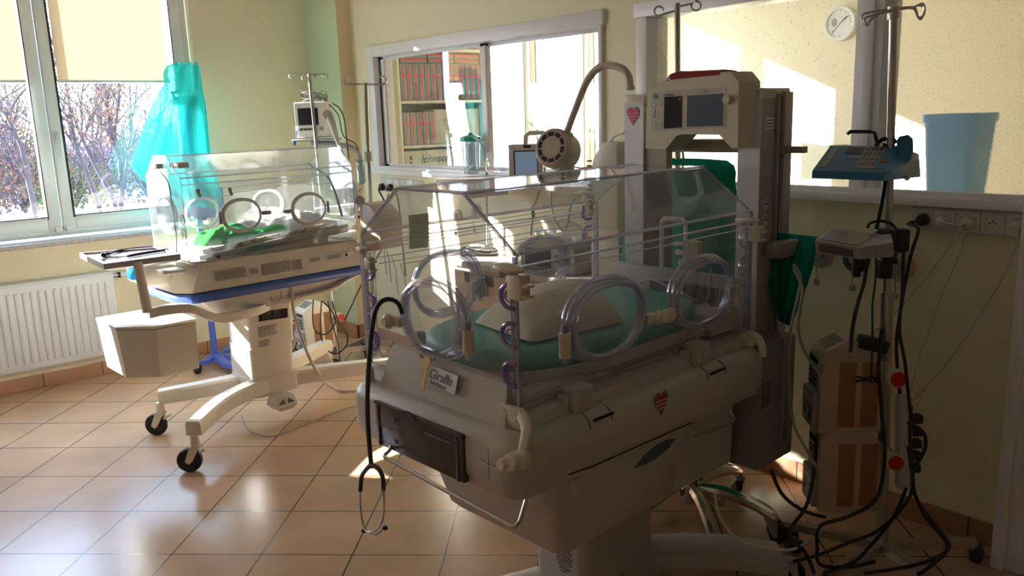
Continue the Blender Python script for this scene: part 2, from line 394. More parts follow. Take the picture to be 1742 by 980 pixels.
# ---- window_1 (outer window of this room) : frame plane x=-5.55
def outer_window(name, y_div, z0, z1, frame_x, n_handle, blinds_name=None):
    mb = MB(); y0, y1 = y_div[0], y_div[-1]; X0, X1 = frame_x-.035, frame_x+.035
    mb.b2((X0, y0, z0), (X1, y1, z0+.055), .004); mb.b2((X0, y0, z1-.05), (X1, y1, z1), .004)
    mb.b2((X0, y0, z0), (X1, y0+.045, z1), .004); mb.b2((X0, y1-.045, z0), (X1, y1, z1), .004)
    fr = struct(name, mb, pvc)
    for i in range(len(y_div)-1):
        a, b = y_div[i]+(.04 if i == 0 else .003), y_div[i+1]-(.04 if i == len(y_div)-2 else .003)
        mb = MB(); xs0, xs1 = frame_x-.02, frame_x+.05; t = .072; zb, zt = z0+.035, z1-.03
        mb.b2((xs0, a, zb), (xs1, a+t, zt), .006); mb.b2((xs0, b-t, zb), (xs1, b, zt), .006)
        mb.b2((xs0, a+t, zb), (xs1, b-t, zb+t+.01), .006); mb.b2((xs0, a+t, zt-t), (xs1, b-t, zt), .006)
        sash = mb.build('window_sash', pvc, fr)
        mb = MB(); mb.b2((xs1-.012, a+t-.012, zb+t-.002), (xs1+.001, a+t, zt-t)); mb.b2((xs1-.012, b-t, zb+t-.002), (xs1+.001, b-t+.006, zt-t)); mb.b2((xs1-.012, a+t, zb+t+.008), (xs1+.001, b-t, zb+t+.014)); mb.build('gasket', rubber, sash)
        mb = MB(); mb.b2((frame_x+.008, a+t, zb+t), (frame_x+.014, b-t, zt-t)); mb.build('pane', glass, sash)
        if i in n_handle:
            mb = MB(); yy = a+.03; mb.b2((xs1, yy-.012, 1.43), (xs1+.012, yy+.014, 1.50), .003); mb.b2((xs1+.012, yy-.008, 1.45), (xs1+.045, yy+.010, 1.475), .004); mb.b2((xs1+.033, yy-.008, 1.34), (xs1+.048, yy+.011, 1.475), .005); mb.build('window_handle', pvc, sash)
        mb = MB(); mb.b2((xs1, a+.01, zb-.01), (xs1+.016, a+.045, zb+.025), .004); mb.b2((xs1, b-.045, zb-.01), (xs1+.016, b-.01, zb+.025), .004); mb.build('hinge_cover', paper, sash)
    return fr
outer_window('window_1', [-1.38, -.485, .43, 1.152, 2.02], .885, 2.60, -5.56, (3,))
mb = MB(); mb.b2((XL-.26, W1[0]+.001, .845), (-5.385, W1[1]-.05, .872), .003); sill = struct('trim_1', mb, granite); sill['label'] = 'speckled granite window sill'
outer_window('window_4', [4.225, 4.95, 5.68, 6.415], .88, 2.60, -5.58, (1, 2))
# blinds: right sash blind, middle sash blind and so on
for (a, b) in ((1.232, 1.865), (.52, 1.062), (-.41, .34), (-1.34, -.50)):  # unseen leftmost blind, lowered fully to block sun from the floor
    t = thing('roller_blind', 'cream roller blind pulled down over the right-hand window sash' if a > 1 else ('cream roller blind on the window sash at the left edge' if a > 0 else 'cream roller blind on a sash further left'), 'blind', (-5.50, (a+b)/2, 1.785 if a > -1 else .965), group=None if a > .3 else 'blinds beyond the left edge')
    h = (b-a)/2
    mb = MB(); mb.sheet(lambda u, v: (.003*math.sin(u*5), -h+2*h*u, .006+v*(.73 if a > -1 else 1.55)), 10, 6, .0012); mb.build('blind_fabric', blind_m, t)
    mb = MB(); mb.b2((-.007, -h-.004, -.009), (.007, h+.004, .008), .003); mb.build('bottom_bar', pvc, t)
    mb = MB(); zz = .75 if a > -1 else 1.57; mb.cyl((0, -h, zz), (0, h, zz), .022); mb.build('blind_roller', pvc, t)
mb = MB(); mb.tube([(-5.49, 1.09, 1.76), (-5.485, 1.085, 1.4), (-5.48, 1.092, 1.23), (-5.478, 1.102, 1.21), (-5.48, 1.108, 1.24), (-5.487, 1.10, 1.5), (-5.49, 1.097, 1.76)], .0016, 6, smooth=4)
ttag(mb.build('blind_chain', pvc), 'thin white pull chain hanging from the left roller blind', 'blind chain')

# ---- interior windows 2 and 3
def casing(name, x0, x1, z0, z1, w, mull, extra=0):
    mb = MB(); y0, y1 = YB-.022, YB+WT+.01
    mb.b2((x0-.012, y0, z1-w), (x1+.012, y1, z1), .004)          # head
    mb.b2((x0-.012, y0-.03, z0), (x1+.012, y1, z0+.032), .005)    # sill board
    mb.b2((x0, y0+.004, z0+.03), (x0+w, y1, z1-w), .004)
    mb.b2((x1-w*.35, y0+.004, z0+.03), (x1, y1, z1-w), .004)
    mb.b2((x0-.02, y0-.008, z0+.008), (x1+.012, y0+.02, z0+.05), .004)
    for m_ in mull: mb.b2((m_[0], y0+.010, z0+.03), (m_[1], y1-.01, z1-w), .004); mb.b2((m_[0]+.03, y0, z0+.03), (m_[1]-.03, y0+.02, z1-w), .003)
    return struct(name, mb, wood)
w2 = casing('window_2', -4.815, -2.745, 1.16, 1.968, .068, [])
mb = MB()
for a, b, yy in ((-4.745, -3.66, YB+.03), (-3.72, -2.77, YB+.06)):
    mb.b2((a, yy, 1.20), (a+.045, yy+.022, 1.90), .003); mb.b2((b-.045, yy, 1.20), (b, yy+.022, 1.90), .003); mb.b2((a, yy, 1.195), (b, yy+.022, 1.225), .003); mb.b2((a, yy, 1.88), (b, yy+.022, 1.905), .003)
mb.build('sliding_sash', wood, w2)
mb = MB(); mb.b2((-4.70, YB+.038, 1.22), (-3.70, YB+.044, 1.885)); mb.build('pane', glass, w2)
mb = MB(); mb.b2((-3.68, YB+.068, 1.22), (-2.80, YB+.074, 1.885)); mb.build('pane', glass, w2)
mb = MB(); mb.b2((-4.748, YB+.024, 1.20), (-4.738, YB+.030, 1.90)); mb.build('track_gap', dark, w2)
w3 = casing('window_3', -2.535, -.91, 1.16, 1.968, .06, [(-1.522, -1.422)])
mb = MB(); mb.b2((-2.49, YB+.05, 1.19), (-1.52, YB+.056, 1.91)); mb.build('pane', glass_dirty, w3)
mb = MB(); mb.b2((-1.43, YB+.05, 1.19), (-.93, YB+.056, 1.91)); mb.build('pane', glass_frost, w3)

# ---- lights : sun and daylight portals at the windows
sd = Vector((.78, .62, 0)).normalized(); el = math.radians(19); sdir = Vector((sd.x*math.cos(el), sd.y*math.cos(el), -math.sin(el)))
sl = bpy.data.lights.new('sun', 'SUN'); sl.energy = 30; sl.angle = .009; sl.color = (1, .98, .94)
so = bpy.data.objects.new('sun', sl); COL.objects.link(so); so.rotation_euler = sdir.to_track_quat('-Z', 'Y').to_euler()
def portal(y0, y1, z0, z1):
    l = bpy.data.lights.new('portal', 'AREA'); l.shape = 'RECTANGLE'; l.size = y1-y0; l.size_y = z1-z0; l.cycles.is_portal = True
    o = bpy.data.objects.new('portal', l); COL.objects.link(o); o.location = (-5.66, (y0+y1)/2, (z0+z1)/2); o.rotation_euler = Vector((1, 0, 0)).to_track_quat('-Z', 'Z').to_euler()
    # x axis of the light should run along y
    o.rotation_euler = Matrix(((0, 0, -1), (1, 0, 0), (0, -1, 0))).to_euler()
portal(-1.39, 2.03, .85, 2.62); portal(4.22, 6.42, .85, 2.62)
W = bpy.data.worlds.new('world'); S.world = W; W.use_nodes = True; N = W.node_tree.nodes; L = W.node_tree.links; N.clear()
wo = N.new('ShaderNodeOutputWorld'); bg = N.new('ShaderNodeBackground'); bg.inputs[1].default_value = 10.5
tc = N.new('ShaderNodeTexCoord'); sp = N.new('ShaderNodeSeparateXYZ'); L.new(tc.outputs['Generated'], sp.inputs[0])
cr_ = N.new('ShaderNodeValToRGB'); cr_.color_ramp.elements[0].position = .0; cr_.color_ramp.elements[0].color = (.85, .90, 1.0, 1); cr_.color_ramp.elements[1].position = .6; cr_.color_ramp.elements[1].color = (.42, .62, 1, 1)
L.new(sp.outputs['Z'], cr_.inputs[0]); L.new(cr_.outputs[0], bg.inputs[0]); L.new(bg.outputs[0], wo.inputs[0])

# ============================================================ RADIATOR
rt = thing('radiator', 'white ribbed panel radiator on the wall under the left window', 'radiator', (-5.472, .5, .12))
mb = MB(); y0, y1 = -.65, .865
prof = []
ny = int((y1-y0)/.0405); 
mb.b2((.045, y0, .02), (.075, y1, .52), .006)
front = mb.build('front_panel', mat('radiator_enamel', (.74, .76, .78), .3, var=.01), rt)
mb = MB()
for k in range(ny):
    yy = y1-.045-.0405*k
    R3 = [[(.075, yy-.013, z), (.0815, yy-.008, z), (.0815, yy+.008, z), (.075, yy+.013, z)] for z in (.06, .48)]
    if k < 95: mb.loft([[(.0745, yy-.014, .05), (.0745, yy+.014, .05), (.0745, yy+.014, .051), (.0745, yy-.014, .051)], [(.0745, yy-.014, .058), (.0825, yy-.008, .062), (.0825, yy+.008, .062), (.0745, yy+.014, .058)][::1]]) if False else None
    mb.b2((.06, yy-.0125, .055), (.083, yy+.0125, .475), .0075)
mb.build('ribs', MATS['radiator_enamel'], front)
mb = MB(); mb.b2((.01, y0+.05, .005), (.045, y1-.02, .515), .004); mb.b2((.01, y0, .515), (.078, y1, .53), .003); mb.build('top_grille', MATS['radiator_enamel'], rt)
mb = MB(); mb.cyl((.05, y1, .50), (.05, y1+.03, .50), .012, m=steel); mb.cyl((.05, y1+.03, .50), (.05, y1+.05, .50), .017, m=dark); mb.cyl((.05, y1+.045, .50), (.05, y1+.11, .50), .019, m=paper); mb.build('thermostat_valve', None, rt)
mb = MB(); mb.tube([(.04, y1-.03, .03), (.04, y1+.0, .0), (.012, y1+.02, -.01)], .01, 8, smooth=3); mb.build('pipe', steel, rt)

# ============================================================ CASTER helper
def caster(parent, p, ang, r=.05, fork=cream, brake=True, top=.14, w=.026, wheelm=None):
    """p: point on the floor below the swivel axis, in the parent's frame"""
    p = Vector(p); d = Vector((math.cos(ang), math.sin(ang), 0)); s_ = Vector((-d.y, d.x, 0)); c = p+d*r*.55+Vector((0, 0, r))
    mb = MB(); mb.cyl(p+Vector((0, 0, top)), p+Vector((0, 0, r*2.05)), .018, .022)
    for k in (-1, 1):
        a = s_*k*(w*.5+.006)
        mb.prism([c+a+Vector((0, 0, -r*.25)), c+a+d*r*.28, p+a*.6+Vector((0, 0, r*2.2))+d*.022, p+a*.6+Vector((0, 0, r*2.2))-d*.022, c+a-d*r*.3], s_*k*.006)
    mb.box(p+Vector((0, 0, r*2.12)), (.04, .04, .016), .004, rot=Matrix.Rotation(ang, 3, 'Z'))
    if brake: mb.box(p-d*.03+Vector((0, 0, r*1.75)), (.03, .034, .012), .003, rot=Matrix.Rotation(ang, 3, 'Z') @ Matrix.Rotation(.5, 3, 'Y'))
    cs = mb.build('caster', fork, parent)
    mb = MB(); prof = [(r*.62, -w*.5), (r*.94, -w*.5), (r, -w*.28), (r, w*.28), (r*.94, w*.5), (r*.62, w*.5)]
    mb.lathe(prof, c, s_, 28, m=tyre); mb.lathe([(.0, -w*.54), (r*.2, -w*.56), (r*.24, -w*.42), (r*.60, -w*.42), (r*.66, -w*.50), (r*.66, w*.50), (r*.60, w*.42), (r*.24, w*.42), (r*.2, w*.56), (0, w*.54)], c, s_, 28, m=wheelm or fork)
    mb.build('wheel', None, cs); return cs
def oval(c, ud, vd, a, b, n=40, e=2.3):
    out = []
    for i in range(n):
        t = 2*PI*i/n; ct, st = math.cos(t), math.sin(t)
        out.append(Vector(c)+Vector(ud)*a*math.copysign(abs(ct)**(2/e), ct)+Vector(vd)*b*math.copysign(abs(st)**(2/e), st))
    return out

# ============================================================ NEAR INCUBATOR
G = Frame(-1.65568, 1.11039, 2.5)
gi = thing('incubator', 'large grey-beige incubator with teal mattress and twin rear columns, nearest the camera', 'incubator', G.O, G.rz)
def rrect(x0, x1, y0, y1, z, r, n=5):
    out = []
    for cx_, cy_, a0 in ((x1-r, y1-r, 0), (x0+r, y1-r, PI/2), (x0+r, y0+r, PI), (x1-r, y0+r, 3*PI/2)):
        for k in range(n+1):
            a = a0+PI/2*k/n; out.append((cx_+r*math.cos(a), cy_+r*math.sin(a), z))
    return out
# chassis shell
mb = MB(); bx0, bx1, by0, by1 = -.335, .348, -.03, 1.035
mb.loft([rrect(bx0+.04, bx1-.04, by0+.05, by1-.03, .640, .03), rrect(bx0+.015, bx1-.012, by0+.015, by1-.01, .652, .045), rrect(bx0, bx1, by0, by1, .685, .055),
         rrect(bx0, bx1, by0, by1, .765, .055), rrect(bx0+.010, bx1-.010, by0+.010, by1-.01, .788, .050), rrect(bx0+.03, bx1-.03, by0+.03, by1-.03, .800, .04), rrect(bx0+.06, bx1-.055, by0+.06, by1-.05, .800, .03)])
base = mb.build('chassis', greyp, gi)
# panel gaps on the end cap and long side, recessed slots
for px in ((655, 650), (830, 755)):
    mb = MB(); q = G.y(px[0], px[1], by0); mb.b2((q.x-.0007, by0-.0004, .69), (q.x+.0007, by0+.012, .765)); mb.build('panel_gap', dark, base)
mb = MB()
mb.tube([(.345-.115, by0+.0005, .735), (.345-.08, by0+.0005, .728), (.345-.055, by0+.0005, .735)], .0010, 5, smooth=4)
for (a, b) in (((1010, 716), (1044, 698)), ((1208, 637), (1234, 625))):
    p, q = G.x(*a, bx1), G.x(*b, bx1); mb.b2((bx1-.002, p.y, p.z-.004), (bx1+.0012, q.y, p.z+.004), .001)
for px in (1004, 1042, 1206, 1236):
    q = G.x(px, 700-.42*(px-1005), bx1); mb.tube([(bx1+.0004, q.y, .765), (bx1-.006, q.y, .785), (bx1-.022, q.y, .7975), (bx1-.05, q.y, .8015)], .0011, 5)
mb.tube([(bx1+.0005, .14, .6745), (bx1+.001, .22, .668), (bx1+.001, .635, .664)], .002, 5)
mb.build('seam_lines', dark, base)
# smoked drawer on the end
mb = MB(); mb.b2((-.19, by0-.008, .655), (.176, by0+.01, .776), .006); dr = mb.build('drawer', smoke, gi); dr['label'] = 'smoked translucent drawer front'
mb = MB(); mb.b2((-.188, by0-.0105, .772), (.174, by0-.003, .778)); mb.b2((.152, by0-.0115, .657), (.160, by0-.003, .774), .001); mb.b2((-.175, by0-.0105, .657), (-.170, by0-.003, .774)); mb.b2((-.185, by0-.0105, .716), (-.11, by0-.006, .7185)); mb.build('drawer_trim', mat('smoke_trim', (.09, .06, .07), .2), dr)
mb = MB(); mb.lathe([(.0, 0), (.035, 0), (.035, .006), (.0, .006)], (-.035, by0-.0135, .773), (0, 1, 0), 24, sy=.35); mb.build('finger_notch', dark, dr)
mb = MB(); mb.b2((-.105, by0-.0108, .742), (-.095, by0-.007, .750)); mb.b2((-.105, by0-.0108, .682), (-.095, by0-.007, .690)); mb.b2((.03, by0-.0104, .745), (.13, by0-.007, .747)); mb.build('drawer_mark', mat('faint_mark', (.25, .2, .2), .5), dr)
# wire handle under the drawer end
def wire(name, pts, r=.005, m=steel, par=gi, smooth=0):
    mb = MB(); mb.tube(pts, r, 8, smooth=smooth); return mb.build(name, m, par)
wire('handle_bar', [(-.125, by0+.02, .70), (-.127, by0-.012, .655), (-.124, by0-.03, .648), (-.115, by0-.034, .646), (.366, by0-.034, .626), (.374, by0-.030, .628), (.376, by0-.018, .636), (.366, by0+.012, .672)])
e0, e1 = G.x(1178, 727, .352), G.x(1250, 690, .352)
wire('handle_bar', [(.33, e0.y, .662), (.352, e0.y+.004, .628), (.354, e0.y+.02, .622), (.354, e1.y-.015, .610), (.352, e1.y, .615), (.33, e1.y, .65)], .0035)
# big lower bin (tilts out) under the long side
bl = G.z(748, 838, .50); 
def ringbin(x0, x1, y0, y1, z, r=.03): return rrect(x0, x1, y0, y1, z, r, 4)
mb = MB(); mb.loft([ringbin(-.19, .318, .09, .66, .655), ringbin(-.175, .322, .11, .645, .60), ringbin(-.13, .312, .14, .62, .455), ringbin(-.115, .300, .155, .605, .438), ringbin(-.09, .28, .17, .59, .432)])
lb = mb.build('storage_bin', greyp, gi)
mb = MB(); mb.loft([[(.318, .16, .655), (.318, .63, .655), (.318, .615, .60), (.318, .18, .60)], [(.332, .16, .655), (.332, .62, .655), (.330, .605, .60), (.330, .19, .60)]]); mb.build('bin_lip', greyp, lb)
mb = MB(); hc = Vector((.331, .495, .612)); pl = []
hp = [(0, -.092, -.012), (0, -.05, .010), (0, 0, .022), (0, .05, .024), (0, .088, .016), (0, .05, -.004), (0, 0, -.014), (0, -.05, -.016)]
mb.prism([hc+Vector(p) for p in hp], (.0025, 0, 0)); bh = mb.build('bin_handle', mat('slate_blue_plastic', (.07, .11, .16), .35), lb)
# housings at the column foot
mb = MB(); mb.loft([rrect(-.22, .272, .66, .985, .655, .03), rrect(-.22, .268, .66, .98, .42, .03), rrect(-.2, .25, .68, .97, .405, .02)]); mb.build('control_housing', greyp, gi)
mb = MB(); mb.b2((.195, .99, .40), (.345, 1.20, .80), .006); mb.b2((-.30, .99, .40), (-.17, 1.20, .80), .006); mb.b2((-.17, 1.06, .42), (.195, 1.18, .64), .004); cfm = mb.build('column_foot', mat('grey_column_foot', (.24, .225, .225), .45, var=.02), gi)
mb = MB(); mb.b2((.3452, 1.00, .60), (.3465, 1.05, .68)); fineprint(mb, (.3466, 1.005, .605), (0, 1, 0), (0, 0, 1), .04, .04, 3, print_m); mb.build('rating_label', paper, cfm)
mb = MB(); mb.b2((.345, 1.12, .44), (.352, 1.13, .80)); mb.b2((.345, 1.16, .44), (.352, 1.17, .80)); mb.build('cable_channel', greyd, cfm)
mb = MB(); mb.loft([rrect(-.28, .33, .99, 1.22, .40, .06, 6), rrect(-.27, .32, 1.0, 1.21, .392, .06, 6)]); mb.build('clear_tray', acr2, gi)
# pedestal, speaker grille, base feet
mb = MB(); mb.loft([rrect(-.14, .14, .42, .80, .0, .05), rrect(-.14, .14, .42, .80, .06, .05), rrect(-.10, .118, .44, .78, .12, .04), rrect(-.10, .118, .44, .78, .48, .04)])
pd = mb.build('pedestal', mat('pedestal_plastic', (.50, .46, .43), .4, var=.02), gi)
mb = MB()
q = onZ(0, 0, 1)
for i in range(-3, 4):
    for j in range(-6, 7):
        if (i/3.4)**2+(j/6.4)**2 < 1: mb.cyl((.035+i*.009+(j % 2)*.0045, .4395, .225+j*.0095), (.035+i*.009+(j % 2)*.0045, .437, .225+j*.0095), .0022, seg=6)
mb.build('speaker_grille', dark, pd)
def foot(pts, w, name='base_leg', m=greyp, h=.055):
    mb = MB(); R = []
    for i, (x, y, z) in enumerate(pts):
        a = Vector(pts[max(0, i-1)]); b = Vector(pts[min(len(pts)-1, i+1)]); d = (b-a).normalized(); s_ = Vector((-d.y, d.x, 0)).normalized()*w*.5; u = Vector((0, 0, h*.5)); c = Vector((x, y, z))
        R.append([c-s_-u, c-s_*1.0+u*.6, c-s_*.7+u, c+s_*.7+u, c+s_+u*.6, c+s_-u])
    mb.loft(R); return mb.build(name, m, gi)
foot([(.0, .62, .10), (-.06, .46, .095), (-.12, .34, .085), (-.19, .24, .08)], .10)
foot([(.05, .78, .10), (.17, .88, .115), (.28, .98, .11), (.38, 1.09, .08)], .15)
foot([(-.05, .78, .10), (-.2, .95, .10), (-.3, 1.12, .08)], .10)
foot([(.06, .6, .10), (.2, .50, .095), (.30, .43, .08)], .10)
for x, y in ((-.20, .22), (.40, 1.11), (-.31, 1.14), (.30, .43)): caster(gi, (x, y, 0), .6, .032, fork=greyp, brake=False, top=.07)
# deck and end wall with logo
hx0, hx1, hy0, hy1 = -.328, .283, .05, 1.02
mb = MB(); mb.loft([rrect(hx0-.012, hx1+.018, hy0-.02, hy1+.015, .798, .03), rrect(hx0-.008, hx1+.012, hy0-.012, hy1+.01, .825, .03), rrect(hx0+.02, hx1-.03, hy0+.025, hy1-.02, .832, .03)]); deck = mb.build('deck', greyp, gi)
mb = MB(); mb.loft([[(-.24, .02, .80), (.262, .02, .80), (.262, .075, .80), (-.24, .075, .80)], [(-.22, .050, .905), (.242, .050, .895), (.242, .075, .895), (-.22, .075, .905)]])
mb.b2((-.26, .06, .83), (.20, .14, .872), .006); ew = mb.build('end_wall', greyp, deck)
mb = MB(); mb.b2((.20, .055, .80), (.262, .30, .862), .008); mb.b2((.16, .29, .83), (.255, .80, .852), .004); mb.b2((.215, .29, .845), (.24, .99, .865), .003); mb.b2((.15, .34, .858), (.19, .62, .874), .003); mb.b2((.10, .62, .84), (.25, .70, .885), .006); mb.b2((.10, .86, .84), (.26, .98, .905), .008)
for y in (.29, .41, .52): mb.b2((.236, y+.0, .846), (.246, y+.004, .867))
mb.build('slide_rail', greyp, deck)
mb = MB(); mb.b2((.247, .29, .834), (.2485, .80, .846)); mb.b2((.2, .3, .8525), (.212, .8, .8535)); mb.cyl((.225, .10, .8625), (.225, .10, .8632), .011); mb.build('rail_shadow_gap', dark, deck)
# hinges blocks on the long side
for y in (.235, .735):
    mb = MB(); mb.b2((.268, y-.04, .80), (.320, y+.03, .862), .006); mb.cyl((.320, y-.005, .832), (.326, y-.005, .832), .013); mb.b2((.272, y-.055, .80), (.30, y-.04, .845), .004); mb.build('hinge_block', greyp, deck)
# mattress tray + mattress
def sup(cx_, cy_, a, b, z, e=3.2, n=48): return [tuple(v) for v in oval((cx_, cy_, z), (1, 0, 0), (0, 1, 0), a, b, n, e)]
mx_, my_, ma, mb_ = -.02, .535, .262, .435
mb = MB(); mb.loft([sup(mx_, my_, ma+.0, mb_, .850), sup(mx_, my_, ma+.012, mb_+.014, .852), sup(mx_, my_, ma+.014, mb_+.016, .872), sup(mx_, my_, ma+.006, mb_+.008, .888), sup(mx_, my_, ma-.01, mb_-.01, .880)]); tr = mb.build('mattress_tray', greyp, gi)
mb = MB(); mb.loft([sup(mx_, my_, ma+.0135, mb_+.0155, .842), sup(mx_, my_, ma+.016, mb_+.018, .845), sup(mx_, my_, ma+.016, mb_+.018, .856), sup(mx_, my_, ma+.0135, mb_+.0155, .858)]); mb.build('tray_seal', greyd, tr)
mb = MB(); mb.b2((-.235, .13, .835), (-.21, .16, .925), .006); mb.build('tray_clip', greyp, tr)
mb = MB(); mb.loft([sup(mx_, my_, ma-.02, mb_-.02, .872), sup(mx_, my_, ma-.006, mb_-.006, .882), sup(mx_, my_, ma-.002, mb_-.002, .905), sup(mx_, my_, ma-.008, mb_-.008, .926), sup(mx_, my_, ma-.03, mb_-.03, .936), sup(mx_, my_, ma-.12, mb_-.14, .939)])
mt = mb.build('mattress', tealv, gi, sharp=60)
# logo plate
lz = Vector((.0, -.012, .10)).normalized()
lo = Vector((-.002, .0265, .80)); e_ = Vector((1, 0, -.16)).normalized()
pl0 = Vector((.018, .0, .0)); 
def L_(x, z, off=.0): return Vector((x-.032, .0180+.295*(z+.034-.80)-off, z+.034)) # on the sloping wall
mb = MB(); P4 = [L_(-.012, .812, .006), L_(.112, .806, .006), L_(.112, .851, .006), L_(.0, .857, .006)]
mb.prism(P4, (0, -.0022, 0), m=paper)
lg = mb.build('logo_plate', None, ew)
text('Giraffe', .034, L_(.003, .827, .0088), (1, -.015, -.05), (0, .295, 1), mat('logo_grey', (.16, .17, .20), .5), lg, bold=.0004)
text('Incubator', .017, L_(.012, .8125, .0088), (1, -.015, -.05), (0, .295, 1), MATS['logo_grey'], lg)
gy = mat('giraffe_yellow', (.72, .48, .12), .5)
mb = MB(); gx = -.012; F = lambda x, z, o=.0125: L_(gx+x*1.5, z-.008, o)
mb.prism([F(-.006, .805), F(.006, .803), F(.005, .862), F(-.004, .862)], (0, -.0012, 0), m=gy)
mb.prism([F(-.008, .860), F(.008, .859), F(.010, .876), F(.004, .886), F(-.004, .886), F(-.010, .877)], (0, -.0014, 0), m=gy)
for s_ in (-1, 1):
    mb.prism([F(s_*.007, .880), F(s_*.020, .886), F(s_*.022, .881), F(s_*.014, .875)], (0, -.0014, 0), m=dark); mb.prism([F(s_*.002, .886), F(s_*.004, .886), F(s_*.005, .899), F(s_*.002, .899)], (0, -.0014, 0), m=dark)
rnd = random.Random(3)
for k in range(9): 
    z = .806+k*.0068; x = rnd.uniform(-.003, .003); mb.prism([F(x-.003, z, .013), F(x+.0025, z+.0005, .013), F(x+.001, z+.0045, .013), F(x-.003, z+.004, .013)], (0, -.0006, 0), m=dark)
mb.build('giraffe_emblem', None, lg)
mb = MB(); fineprint(mb, (-.01, .0165, .8015), (1, 0, 0), (0, 1, 0), .11, .0, 1, print_m)
for k in range(4): fineprint(mb, (-.03, -.004+.005*k, .7985-.0022*(3-k)), (1, 0, 0), (0, 1, .3), .14, .004, 1, print_m, k)
mb.build('caution_print', print_m, base)
# heart on the long side
hq = G.x(1125, 687, bx1+.0006); heart((bx1+.0006, hq.y, hq.z), (0, 1, 0), (0, 0, 1), .062, base, face=mat('heart_red', (.42, .02, .03), .5))
# corner latch on the chassis (near corner)
mb = MB(); c0 = G.y(862, 690, by0+.03)
mb.prism([(.225, .03, .803), (.315, .03, .803), (.318, .03, .840), (.30, .03, .852), (.225, .03, .852)], (0, .018, 0), bev=.004)
mb.tube([(.305, .035, .84), (.335, .02, .82), (.345, .0, .79), (.345, -.012, .765)], lambda t: .015-.004*t, 10, smooth=4, flat=.7)
mb.cyl((.345, -.045, .762), (.345, .0, .762), .020); mb.cyl((.33, -.06, .757), (.33, -.03, .757), .012); mb.ell((.352, -.012, .762), (.022, .022, .022)); 
for x in (.243, .278): mb.cyl((x, .028, .832), (x, .0315, .832), .015, seg=20)
lt = mb.build('corner_latch', ivory, base)
mb = MB(); mb.tube([(.30, .99, .835), (.335, .985, .83), (.352, .985, .80), (.352, .985, .775)], .012, 8, smooth=4); mb.b2((.28, .96, .80), (.33, 1.01, .835), .008); mb.build('corner_latch', ivory, base)
mb = MB(); mb.prism([(-.29, .0, .80), (-.265, .0, .80), (-.268, .0, .838), (-.276, .0, .842), (-.285, .0, .838)], (0, .02, 0), bev=.003); mb.build('latch_post', greyp, base)

# ---- hood
zt, zs, zb = 1.333, 1.205, .834
xc0, xc1 = -.155, .112
hood = MB()
T = .006
def panel(mb, pts, off, side=None): mb.prism(pts, off, m=acr, side=edge)
mb = MB(); endp = [(hx0, hy0, zb), (hx1, hy0, zb), (hx1, hy0, zs), (xc1, hy0, zt), (xc0, hy0, zt), (hx0, hy0, zs)]
panel(mb, endp, (0, T, 0)); mb.tube([(x, hy0, z) for x, y, z in (endp[2], endp[3], endp[4], endp[5])], .0045, 6, m=edge); hood = mb.build('hood_end_panel', None, gi)
mb = MB(); panel(mb, [(x, hy1, z) for x, y, z in endp], (0, -T, 0)); mb.build('hood_end_panel', None, gi)
mb = MB(); panel(mb, [(hx1, hy0+T, zb+.02), (hx1, hy1-T, zb+.02), (hx1, hy1-T, zs-.03), (hx1, hy0+T, zs-.03)], (-T, 0, 0)); sidep = mb.build('hood_side_panel', None, gi)
mb = MB(); panel(mb, [(hx0, hy0+T, zb+.02), (hx0, hy1-T, zb+.02), (hx0, hy1-T, zs-.03), (hx0, hy0+T, zs-.03)], (T, 0, 0)); sidef = mb.build('hood_side_panel', None, gi)
mb = MB(); nn = Vector((zt-zs, 0, (hx1-xc1))).normalized()*-T
panel(mb, [(hx1, hy0+T, zs), (hx1, hy1-T, zs), (xc1, hy1-T, zt), (xc1, hy0+T, zt)], nn)
nf = Vector((-(zt-zs), 0, (xc0-hx0))).normalized()*-T
panel(mb, [(hx0, hy0+T, zs), (hx0, hy1-T, zs), (xc0, hy1-T, zt), (xc0, hy0+T, zt)], nf)
panel(mb, [(xc0, hy0+T, zt), (xc1, hy0+T, zt), (xc1, hy1-T, zt), (xc0, hy1-T, zt)], (0, 0, -T))
top = mb.build('hood_top', None, gi)
# rails along the shoulders and panel hinges
mb = MB()
for x in (hx1, hx0):
    mb.cyl((x, hy0+.01, zs), (x, hy1-.01, zs), .0045, seg=8); mb.cyl((x, hy0+.01, zs-.03), (x, hy1-.01, zs-.03), .003, seg=8); mb.cyl((x, hy0+.05, zs-.05), (x, hy1-.05, zs-.05), .0016, seg=6)
for x, z in ((xc1, zt), (xc0, zt)): mb.cyl((x, hy0, z), (x, hy1, z), .0035, seg=8)
for k in range(2): mb.cyl((hx0+.03+.012*k, hy0+.02, zs-.07-.015*k), (hx0+.03+.012*k, hy1-.03, zs-.07-.015*k), .0014, seg=6)
mb.build('shoulder_rail', ringw, top)
mb = MB(); 
for z, dx in ((1.19, .0), (1.17, .02), (1.14, .05), (1.12, .09)):
    mb.tube([(hx0+.06+dx, hy0+.03, z-.10), (hx0+.055+dx, hy0+.03, z-.03), (hx0+.01+dx, hy0+.05, z), (hx0+.005+dx, hy1-.1, z)], .0017, 6)
mb.build('cable_grommets', ringw, top)
